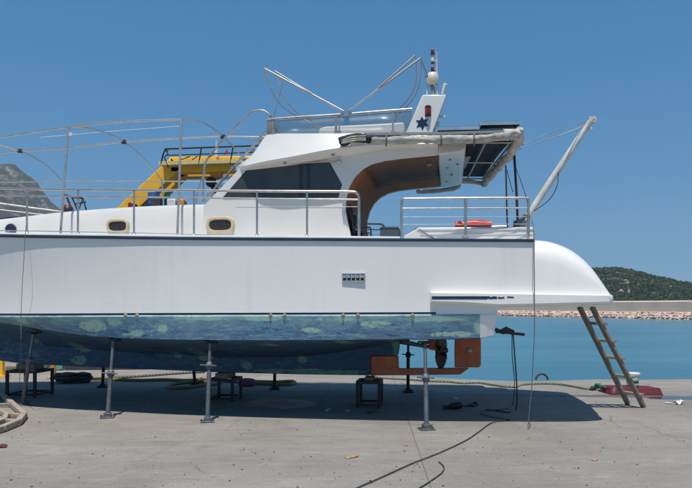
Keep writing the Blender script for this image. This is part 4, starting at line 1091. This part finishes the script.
# ================================================================== LADDER, BUCKET, CUSHION, ROPES
fl_, fr_ = G(628,404.8), G(641.4,407.6)
wv = Vector((.125,-.28,0)); fr_ = fl_+wv
tl_ = W(579.6,307.2,10.05); trr = tl_+Vector((.10,-.25,0)); trr = Vector((trr.x, trr.y, tl_.z))
lad = empty('ladder', (fl_+fr_)/2); tag(lad, 'weathered wooden ladder leaning up to the stern platform of the yacht', 'ladder')
O_ = (fl_+fr_)/2
for a, c in ((fl_, tl_), (fr_, trr)):
    mb = MB(); mb.bar(a-O_+Vector((0,0,.01)), c-O_, .045, .085, up=wv.normalized()); mb.build('stringer', 'ladder_wood', lad, bev=.006)
for t in (.12,.30,.49,.66,.83):
    a = fl_.lerp(tl_, t)-O_; c = fr_.lerp(trr, t)-O_; e = (c-a).normalized()*.05
    mb = MB(); mb.bar(a-e+Vector((.03,0,.02)), c+e+Vector((.03,0,.02)), .085, .042); mb.build('rung', 'ladder_wood', lad, bev=.004)
# maroon cushion
c = G(630,393.4); mb = MB(); rows = []
hw, hd, hh_ = .45, .24, .115
for i in range(25):
    u = i/24*2-1; row = []
    for j in range(15):
        v_ = j/14*2-1; e = min(1, (1-abs(u))*11)*min(1, (1-abs(v_))*6.5)
        row.append(Vector((u*hw*(1+.02*noise.noise(Vector((u,v_*2,4))))-.05*v_, v_*hd, .02+hh_*max(0,e)**.45*(.93+.12*noise.noise(Vector((u*2.2,v_*2.2,9)))))))
    rows.append(row)
mb.grid(rows); mb.grid([[Vector((q.x, q.y, .003)) for q in r] for r in rows])
for rr2 in (rows[0], rows[-1], [r[0] for r in rows], [r[-1] for r in rows]): mb.grid([rr2, [Vector((q.x, q.y, .003)) for q in rr2]])
o = mb.build('cushion', 'maroon_cloth', None, angle=60); o.location = c; o.rotation_euler = (0,0,R(-6)); tag(o, 'dark red padded mat lying on the quay edge behind the ladder', 'mat')
cu = c
bb = Vector((W(632.6,386,cu.y+.05).x, cu.y+.05, .142))
bk = empty('bucket', bb); tag(bk, 'white plastic bucket standing on the dark red mat', 'bucket')
mb = MB(); mb.lathe((0,0,0), [(.098,0),(.104,.005),(.118,.205),(.118,.21),(.0,.211)], 24); mb.build('pail', 'white_plastic', bk)
mb = MB(); mb.lathe((0,0,.21), [(.124,-.018),(.131,-.012),(.131,.018),(.11,.026),(.0,.026)], 24); mb.build('lid', 'white_plastic', bk)
mb = MB()
rows = [[Vector(((.107+.066*z)*math.cos(a), (.107+.066*z)*math.sin(a), z)) for a in frange(R(-115), R(-50), 8)] for z in (.05,.12)]; mb.grid(rows); o = mb.build('label_sticker', 'green_paint', bk); sd = o.modifiers.new('t','SOLIDIFY'); sd.thickness = .002
mb = MB(); mb.tube([Vector((0.128*math.cos(a), -.134*abs(math.sin(a))-.0, .165-.07*abs(math.sin(a)))) for a in frange(math.pi, 2*math.pi, 12)], .004, 6); mb.build('handle', 'steel', bk)

def rope(px_pts, r_, mat, name, label, cat_='rope', z=None, sm=8, group=None, twist=None, pw=True):
    pts_ = [(G(p[0], p[1], r_*.9) if len(p) == 2 else Vector(p)) for p in px_pts]
    mb = MB()
    if twist:
        P_ = cat(pts_, sm); rs = []
        for s_ in range(2):
            tot = 0; q_ = []
            for i, p in enumerate(P_):
                if i: tot += (p-P_[i-1]).length
                d = (P_[min(i+1,len(P_)-1)]-P_[max(i-1,0)]).normalized(); sd = d.cross(Vector((0,0,1))).normalized(); u = sd.cross(d)
                th = tot*twist+math.pi*s_; q_.append(p+(sd*math.cos(th)+u*math.sin(th))*r_*.5)
            mb.tube(q_, r_*.62, 6)
    else: mb.tube(pts_, r_, 8, smooth=sm)
    o = mb.build(name, mat, None, angle=80)
    return tag(o, label, cat_, group)
rope([(366,375.4),(385,378),(410,379.4),(430,381),(448,381.6),(462,383),(478,382.6),(492,384.6),(505,386.4),(516,386.6),(522,384.4),(540,383.4),(558,384),(572,386),(586,388.6),(596,388.8)], .024, 'green_rope', 'mooring_rope', 'worn green and white mooring rope lying along the quay edge', twist=42, sm=14)
# knot at the mat
mb = MB(); q = G(595,388.6,.03); rnd = random.Random(4)
kp = [q+Vector((rnd.uniform(-.12,.12), rnd.uniform(-.08,.08), rnd.uniform(0,.10))) for _ in range(14)]+[cu+Vector((-.45,.0,.12))]
mb.tube(kp, .022, 7, smooth=6); tag(mb.build('rope_knot', 'dark_green_rope', None, angle=80), 'bunched dark green rope knot tied at the corner of the red mat', 'rope')
# mooring ring
q = G(542.5,379.6); mb = MB(); mb.tube([q+Vector((.13*math.cos(a), .05, .0+.13*math.sin(a)-.01)) for a in frange(0, math.pi, 14)], .022, 8); tag(mb.build('mooring_ring', 'iron', None), 'rusty iron hoop set in the edge of the quay', 'mooring ring')
# yellow hose
rope([(56,380.6),(70,379.4),(90,378.6),(118,379.4),(140,380.2),(165,379.6),(190,380.4),(204,378.8),(216,379),(224,380.6),(240,381.4),(260,381.6),(276,382),(290,381.2),(295,382.6),(288,384.4),(270,384),(254,383)], .035, 'yellow_hose', 'hose', 'long yellow hose trailing on the quay beyond the keel', 'hose')
rope([(204,381.6),(188,382.2),(174,384),(168,386),(174,388),(188,387.4),(202,385.4),(214,384),(222,381.8)], .034, 'yellow_hose', 'hose', 'yellow hose loop lying in the shade behind the middle props', 'hose')
mb = MB(); mb.lathe(G(247,382.4,.075)+Vector((-.19,0,0)), [(.03,0),(.06,.03),(.085,.10),(.09,.19),(.085,.28),(.06,.35),(.03,.38)], 16, (1,0,0)); tag(mb.build('float', 'pink_plastic', None), 'faded pink float lying on the yellow hose in the shade', 'float')
# dark rope heap and timbers seen under the bow
mb = MB(); rnd = random.Random(9); q = G(74,381.5,.03)
hp_ = [q+Vector((.5*math.cos(k*1.7)*rnd.uniform(.3,1), .2*math.sin(k*1.7)*rnd.uniform(.3,1), .0+.022*(k % 8))) for k in range(60)]
mb.tube(hp_, .028, 6, smooth=5); tag(mb.build('rope_heap', 'black_cable', None, angle=80), 'heap of dark rope on the ground beyond the bow prop', 'rope')
rope([(110,377.6),(135,376.4),(160,374.6),(185,372.8),(205,371.8)], .03, 'grey_rope', 'mooring_rope', 'dark rope stretched along the far edge of the quay behind the keel', twist=38, sm=12)
post = MB(); q = G(53.6,378.6); post.tube([q, q+Vector((0,0,.62))], .055, 14); post.box(q+Vector((0,0,.012)), .22, .2, .024); tag(post.build('bollard', 'orange_paint', None), 'orange painted post standing on the quay behind the bow', 'post')
post = MB(); q = G(1.5,376.6); post.bar(q+Vector((0,0,0)), q+Vector((0,0,.75)), .10, .10); post.box(q+Vector((0,0,.015)), .28, .26, .03); tag(post.build('post', 'yellow_paint', None), 'square yellow post at the left edge beyond the bow trestle', 'post')
for k, (pa, pb, z0_, h_, mt_, lab) in enumerate((((6,372.6),(36,371.6),0,.16,'timber','thick brown timber baulk lying beyond the bow trestle'), ((34,371),(46,369.4),0,.30,'pale_timber','short pale timber baulk beside the orange post'), ((64,369.8),(160,368.8),0,.34,'workboat_hull','long dark steel beam lying along the far quay edge'))):
    a, c = G(*pa), G(*pb); mb = MB(); mb.bar(a+Vector((0,0,z0_+h_/2)), c+Vector((0,0,z0_+h_/2)), .3, h_); tag(mb.build(('timber_baulk','timber_baulk','steel_beam')[k], mt_, None, bev=.012), lab, 'timber' if k < 2 else 'beam')
mb = MB(); q = G(60,369.6)
rows = []
for i in range(9):
    rows.append([q+Vector(((i-4)*.07, (j-3)*.07, max(0, .16*(1-((i-4)/4.2)**2)*(1-((j-3)/3.2)**2)+.04*noise.noise(Vector((i*.9,j*.9,1)))))) for j in range(7)])
mb.grid(rows); tag(mb.build('fishing_net', 'net', None, angle=80), 'small heap of green net beyond the orange post', 'net')

# hanging ropes on the yacht
def hang(pts_, r_, mat, label, name='rope', cat_='rope'):
    mb = MB(); mb.tube(pts_, r_, 7, smooth=8); return tag(mb.build(name, mat, None, angle=80), label, cat_)
hang([B2W(L(529,214,-1.56)), B2W(L(533.4,228,-1.72)), B2W(L(534,262,-1.78)), B2W(L(534.4,300,-1.80)), B2W(L(534.4,330,-1.8)), B2W(L(533,362,-1.8)), B2W(L(531.4,392,-1.8)), B2W(L(529.4,410,-1.8)), B2W(L(528,428,-1.8))], .006, 'grey_rope', 'thin grey line hanging from the stern rail down to the quay')
hang([B2W(L(26,225,-1.75)), B2W(L(24.4,250,-1.78)), B2W(L(22,290,-1.70)), B2W(L(21,318,-1.65)), B2W(L(21,350,-1.62)), G(19,396,.01)], .004, 'grey_rope', 'very thin dark line hanging down the white hull near the bow')
b0 = B2W(L(512,333,-.95))
hang([b0, b0+Vector((.005,0,-.35)), b0+Vector((.03,-.02,-.7)), G(512.6,404,.03), G(506,408.6,.012), G(494,410,.012), G(481,411.6,.012), G(484,414.8,.012), G(500,418.4,.012), G(510,419.6,.012), G(503,421,.012), G(494,422,.012), G(487,425.5,.012), G(468,439,.012), G(440,452.4,.012), G(412,463.4,.012), G(384,476,.012), G(350,491,.012), G(300,515,.012)], .0062, 'black_cable', 'long black cable from the stern bracket running over the sunlit quay', 'cable', 'cable')
hang([b0+Vector((.02,.02,0)), b0+Vector((.05,.02,-.4)), b0+Vector((.07,.01,-.75)), G(516,409,.012), G(508,412,.012), G(496,410.6,.012), G(486,409.4,.012)], .010, 'black_cable', 'second black cable dangling from the stern bracket into the shade', 'cable', 'cable')
hang([G(438.6,461.6,.01), G(443.4,466,.01), G(442.6,471.6,.01), G(432,480,.01), G(416,490,.01), G(395,502,.01)], .006, 'black_cable', 'short curved end of black cable on the sunlit concrete in front', 'cable', 'cable')
# small pump lying in the shade
mb = MB(); q = G(456,409,.0); mb.lathe(q+Vector((0,0,.05)), [(.04,-.10),(.055,-.05),(.055,.06),(.03,.10)], 12, (1,.1,.1)); mb.box(q+Vector((-.12,.02,.03)), .14, .09, .06); mb.tube([q+Vector((.1,0,.05)), G(468,405,.03), G(474,402.6,.02), G(478,404,.02), G(473,406,.02), G(467,405.6,.02)], .014, 7, smooth=5)
tag(mb.build('pump', 'black_steel', None), 'small dark pump with a hose end lying in the shade under the stern', 'pump')

# wooden frame in the left foreground
wf = empty('wooden_frame', G(0,415)); tag(wf, 'weathered pale wooden frame lying on the concrete at the left edge', 'wooden frame')
o0 = G(0,415)
outer = [G(px, py)-o0 for px, py in ((-40,391),(-12,392),(3,398.6),(12,407),(24.4,418.4),(18.4,425.6),(2,432.4),(-30,441))]
def offs(v, d, z): return Vector((v.x*1.0-d, v.y, z))
for k in range(len(outer)-1):
    mb = MB(); mb.bar(outer[k]+Vector((0,0,.05)), outer[k+1]+Vector((0,0,.05)), .08, .085); mb.build('rail', 'pale_timber', wf, bev=.014)
inner = [Vector((q.x-.28, q.y*.8+.0, 0)) for q in outer]
for k in range(1, len(inner)-1):
    mb = MB(); mb.bar(inner[k]+Vector((0,0,.045)), inner[k+1]+Vector((0,0,.045)), .07, .07); mb.build('rail', 'pale_timber', wf, bev=.01)
for k in range(1, len(outer)-1):
    mb = MB(); mb.bar(outer[k]+Vector((0,0,.045)), inner[k]+Vector((0,0,.045)), .06, .05); mb.build('strut', 'pale_timber', wf, bev=.008)

# loose grit and pebbles on the slab
mb = MB(); rnd = random.Random(31)
for k in range(1300):
    py = 382+108*rnd.random()**1.3; px = rnd.uniform(-30, 722); q = G(px, py)
    if noise.noise(Vector((q.x*.7, q.y*.7, 8))) < -.05 and rnd.random() < .8: continue
    rock(mb, q+Vector((0,0,.004)), rnd.choice((.003,.004,.005,.006,.007,.011)), rnd, 0 if rnd.random() < .6 else 1, .6)
kind(mb.build('grit', ['iron', 'pale_timber'], None, smooth=False), 'stuff')
# litter and puddle
def litter(px, py, sx, sy, mat, label, seed, h=.02):
    rnd = random.Random(seed); q = G(px, py); mb = MB(); rows = []
    for i in range(5): rows.append([Vector(((i/4-.5)*sx, (j/4-.5)*sy, .006+h*abs(noise.noise(Vector((i*.8+seed, j*.8, 2)))))) for j in range(5)])
    mb.grid(rows); o = mb.build('litter', mat, None, angle=70); o.location = q; o.rotation_euler = (0,0,rnd.uniform(0,3)); sd = o.modifiers.new('t','SOLIDIFY'); sd.thickness = .006
    tag(o, label, 'litter', 'scraps lying on the quay')
litter(679,404.4,.14,.11,'paper','crumpled white paper at the right end of the quay',1,.13)
litter(668.6,403.6,.10,.06,'paper','flat white scrap left of the crumpled paper at the right',2)
litter(351.6,457.6,.16,.05,'tan_litter','tan sliver of wood on the sunlit concrete in the foreground',3,.03)
litter(594.6,460.6,.07,.04,'tan_litter','small tan flake on the concrete right of centre foreground',4,.02)
litter(406,445.6,.05,.03,'tan_litter','tiny tan flake beside the joint in front of the stern prop',5,.02)
litter(455,398.6,.12,.08,'paper','pale scrap in the shade beyond the small pump',6,.02)
litter(348,411,.09,.06,'paper','pale scrap in the shade left of the after trestle',7,.02)
litter(372,412.6,.2,.06,'iron','rusty strip on the ground under the after trestle',8,.02)
litter(2.5,447.5,.07,.09,'maroon_cloth','dark red scrap at the left edge of the foreground',10,.05)
litter(328,410,.22,.05,'paper','long pale scrap in the shade right of the middle trestle',11,.02)
mb = MB(); qs = []
for k in range(40):
    th = 2*math.pi*k/40; px = 690+42*math.cos(th); py = 397.6+1.7*math.sin(th)
    w = 1+.3*noise.noise(Vector((math.cos(th)*2, math.sin(th)*2, 7))); q = G(690+42*w*math.cos(th), 397.6+1.7*w*math.sin(th), .004); qs.append(q)
mb.add(qs, [tuple(range(40))]); kind(mb.build('puddle', 'puddle', None), 'structure')
m, nt, b = nodes('damp'); v = coords(nt, 'World')
link(nt, ramp(nt, ntex(nt, v, 3, 6), [(.3, (.085,.075,.065)), (.7, (.14,.125,.11))]), b.inputs['Base Color']); b.inputs['Roughness'].default_value = .6
rnd = random.Random(2)
mb = MB(); top = []; bot = []
for px in frange(470, 760, 50):
    n1 = noise.noise(Vector((px*.05, 0, 0))); n2 = noise.noise(Vector((px*.05, 5, 0))); cy = 394.2+(px-470)/220*3.0
    top.append(G(px, cy-1.0+.7*n1, .003)); bot.append(G(px, cy+.9+.8*n2, .003))
mb.grid([top, bot]); kind(mb.build('damp_gutter', 'damp', None), 'structure')
mb = MB()
qs = [G(281+38*(1+.5*noise.noise(Vector((math.cos(t)*1.5, math.sin(t)*1.5, 3))))*math.cos(t), 403.6+4.6*(1+.5*noise.noise(Vector((math.cos(t)*1.5, math.sin(t)*1.5, 6))))*math.sin(t), .003) for t in frange(0, 2*math.pi*.985, 60)]
m, nt, b = nodes('pale_stain'); v = coords(nt, 'World'); link(nt, ramp(nt, ntex(nt, v, 2.4, 8, .7), [(.42, (.21,.195,.178)), (.60, (.33,.295,.262))]), b.inputs['Base Color']); b.inputs['Roughness'].default_value = .5
mb.add(qs, [tuple(range(60))]); kind(mb.build('spill', 'pale_stain', None), 'structure')

# ================================================================== WORKBOAT WITH YELLOW GANTRY BEHIND
ZB = 24.0
wb = empty('workboat', (0,0,0)); tag(wb, 'workboat behind the yacht with a yellow gantry and railed platform', 'workboat')
def WB(px, py, dz=0): return W(px, py, ZB+dz)
deck_z = WB(150,214).z
mb = MB(); xa, xb_ = WB(60,214).x, WB(330,214).x
rows = []
for x, hw_ in ((xa-4,.1),(xa-2,1.4),(xa,2.2),(xa+4,2.5),(xb_-1,2.5),(xb_,2.4)):
    rows.append([Vector((x, ZB+1.5-hw_, deck_z-.1)), Vector((x, ZB+1.5-hw_*.9, .5)), Vector((x, ZB+1.5-hw_*.5, -1.6)), Vector((x, ZB+1.5+hw_*.5, -1.6)), Vector((x, ZB+1.5+hw_*.9, .5)), Vector((x, ZB+1.5+hw_, deck_z-.1))])
mb.grid(rows, True, 0, True); mb.build('hull', 'workboat_hull', wb)
def beam(a, c, w, h, name='gantry_beam', mat='yellow_paint', up=(0,0,1), bev=.03): mb = MB(); mb.bar(a, c, w, h, up=up); return mb.build(name, mat, wb, bev=bev)
for dz in (0, .95):
    beam(WB(116,222,0)+Vector((0,dz,0)), WB(178,164,0)+Vector((0,dz,0)), .50, .56, 'gantry_leg')
    beam(WB(172,166)+Vector((0,dz,0)), WB(290,164.4)+Vector((0,dz,0)), .5, .56)
    beam(WB(334,222,0)+Vector((0,dz,0)), WB(290,166,0)+Vector((0,dz,0)), .50, .56, 'gantry_leg')
beam(WB(176,164), WB(176,164)+Vector((0,.95,0)), .5, .5); beam(WB(286,165), WB(286,165)+Vector((0,.95,0)), .5, .5)
mb = MB(); a, c = WB(161,164.6,-.55), WB(300,160.6,-.55); mb.bar(a, c, .6, .09); mb.build('platform', 'cream_paint', wb)
mb = MB(); mb.bar(a+Vector((0,-.31,-.02)), c+Vector((0,-.31,-.02)), .02, .13); mb.build('toe_board', 'cream_paint', wb)
def wr(pts_, r_, name='gantry_rail', mat='black_steel'): mb = MB(); mb.tube([WB(*p) for p in pts_], r_, 7); mb.build(name, mat, wb)
wr([(165,149,-.85),(243,146.2,-.85),(300,144,-.85)], .03); wr([(166,155.4,-.85),(243,152.8,-.85),(300,151,-.85)], .022)
wr([(161,164,-.85),(163,155,-.85),(165.4,149,-.85),(168,151,-.85)], .03); wr([(165.4,149,-.85),(168,154,-.85),(164.4,157,-.85),(168.6,168,-.85)], .026)
for px in (200.6, 232, 265): wr([(px-2,164,-.85),(px+1,147.4,-.85)], .026, 'rail_post')
wr([(180,160,-.4),(190,156.4,-.4)], .02, 'hose_loop'); wr([(192,160,-.4),(198,156,-.4)], .02, 'hose_loop'); wr([(207,159,-.4),(212,155.4,-.4)], .02, 'hose_loop')
mb = MB(); q = WB(216.4,157,-.4); mb.tube([q, q+Vector((0,0,.38))], .06, 10); mb.tube([q+Vector((0,0,.38)), q+Vector((0,0,.6))], .025, 8); mb.build('signal_post', 'white_plastic', wb)
mb = MB(); q = WB(223.6,155.6,-.4); mb.prism([q, q+Vector((.16,0,.12)), q+Vector((.12,0,.26)), q+Vector((.04,0,.1))], (0,.04,0)); mb.build('red_pennant', 'red_vinyl', wb)
# hook block
mb = MB(); mb.prism([WB(px, py, -.2) for px, py in ((208,166),(223,165),(222,174),(218,178),(212,179),(208.6,172))], (0,.3,0)); mb.build('hoist_bracket', 'orange_paint', wb, bev=.03)
mb = MB(); mb.tube([WB(213,176,-.1), WB(211,186,-.1)], .05, 8); mb.lathe(WB(211,182,-.2), [(.16,-.12),(.2,0),(.16,.12)], 14, (0,1,0)); mb.box(WB(214.6,188,-.1), .22, .2, .3); mb.tube([WB(214,191,-.1), WB(217.4,195,-.1), WB(214,198,-.1), WB(211.4,195.6,-.1)], .04, 7); mb.build('hook_block', 'black_steel', wb)
# deck cargo
def drum(px, py, w, h, mat, label, rib=True):
    b0_ = Vector((WB(px,py).x, ZB-.2+random.uniform(-.2,.3), deck_z-.1)); top_ = WB(px, py).z-b0_.z; mb = MB()
    r_ = w/2; pr_ = [(r_,0),(r_*1.04,.02)]
    for k in range(1, 4): pr_ += [(r_, top_*k/4-.02),(r_*1.05, top_*k/4),(r_, top_*k/4+.02)]
    pr_ += [(r_*1.03, top_-.02),(r_*1.0, top_),(.0, top_-.01)]
    mb.lathe(b0_, pr_, 20); tag(mb.build('drum', mat, None), label, 'drum', 'drums on the workboat deck')
drum(155.6,194,.42,.7,'blue_paint','blue drum on the workboat deck under the gantry leg'); drum(169.6,194,.2,.5,'green_paint','narrow green drum on the workboat deck right of the blue one'); drum(147,194.6,.22,.6,'grey_plastic','grey drum on the workboat deck left of the blue one')
def crate(px, py, w, mat, label):
    b0_ = Vector((WB(px,py).x, ZB-.7, deck_z-.1)); h_ = WB(px, py).z-b0_.z; mb = MB(); mb.box(b0_+Vector((0,0,h_/2)), w, .5, h_); o = mb.build('crate', mat, None, bev=.03); tag(o, label, 'crate', 'crates on the workboat deck')
crate(163,201,.34,'workboat_hull','dark crate on the workboat deck between the blue and green drums'); crate(178,203,.3,'white_plastic','white crate on the workboat deck right of the green drum'); crate(139,206.4,.2,'red_lens','low red crate at the foot of the yellow gantry leg'); crate(188,203.4,.16,'orange_paint','small orange crate on the workboat deck near the yacht stair')

# ================================================================== CAMERA, LIGHT, SKY
cam = bpy.data.cameras.new('camera'); co = bpy.data.objects.new('camera', cam); COL.objects.link(co)
cam.sensor_width = 36; cam.lens = 36*F/692; cam.shift_y = (HY-244)/692; cam.shift_x = 0; cam.clip_end = 20000; cam.clip_start = .1
co.location = (0,0,EYE); co.rotation_euler = (R(90),0,0); S.camera = co
to_sun = Vector((-.05,-.33,1)).normalized()
sl_ = bpy.data.lights.new('sun', 'SUN'); so = bpy.data.objects.new('sun', sl_); COL.objects.link(so)
sl_.energy = 4.9; sl_.angle = R(.5); sl_.color = (1,.935,.84)
so.rotation_euler = to_sun.to_track_quat('Z', 'Y').to_euler(); so.location = (0,-5,30)
wd = bpy.data.worlds.new('World'); S.world = wd; wd.use_nodes = True; nt = wd.node_tree
bg = nt.nodes['Background']; sky = nt.nodes.new('ShaderNodeTexSky'); sky.sky_type = 'NISHITA'; sky.sun_disc = False
sky.sun_elevation = math.asin(to_sun.z); sky.sun_rotation = math.atan2(to_sun.x, to_sun.y)
sky.air_density = .7; sky.dust_density = .2; sky.ozone_density = 1.0; sky.altitude = 0
sp = nt.nodes.new('ShaderNodeSeparateColor'); cb = nt.nodes.new('ShaderNodeCombineColor'); nt.links.new(sky.outputs[0], sp.inputs[0])
for i, (g_, k_) in enumerate(((.97,.36),(.55,1.33),(.43,2.42))):
    p1 = nt.nodes.new('ShaderNodeMath'); p1.operation = 'POWER'; p1.inputs[1].default_value = g_; nt.links.new(sp.outputs[i], p1.inputs[0])
    p2 = nt.nodes.new('ShaderNodeMath'); p2.operation = 'MULTIPLY'; p2.inputs[1].default_value = k_; nt.links.new(p1.outputs[0], p2.inputs[0]); nt.links.new(p2.outputs[0], cb.inputs[i])
nt.links.new(cb.outputs[0], bg.inputs[0]); bg.inputs[1].default_value = .11
S.view_settings.view_transform = 'Standard'; S.view_settings.look = 'None'; S.view_settings.exposure = 0; S.view_settings.gamma = 1
S.view_settings.use_curve_mapping = False

m = bpy.data.materials.new('haze_air'); m.use_nodes = True; nt = m.node_tree; nt.nodes.remove(nt.nodes['Principled BSDF'])
pv = nt.nodes.new('ShaderNodeVolumePrincipled'); pv.inputs['Color'].default_value = (.72,.86,1,1); pv.inputs['Density'].default_value = .0003; pv.inputs['Anisotropy'].default_value = .2
nt.links.new(pv.outputs[0], nt.nodes['Material Output'].inputs['Volume']); MATS['haze_air'] = m
mb = MB(); mb.box((0, 920, 128), 3600, 2100, 264); kind(mb.build('haze', 'haze_air', None, smooth=False), 'stuff')
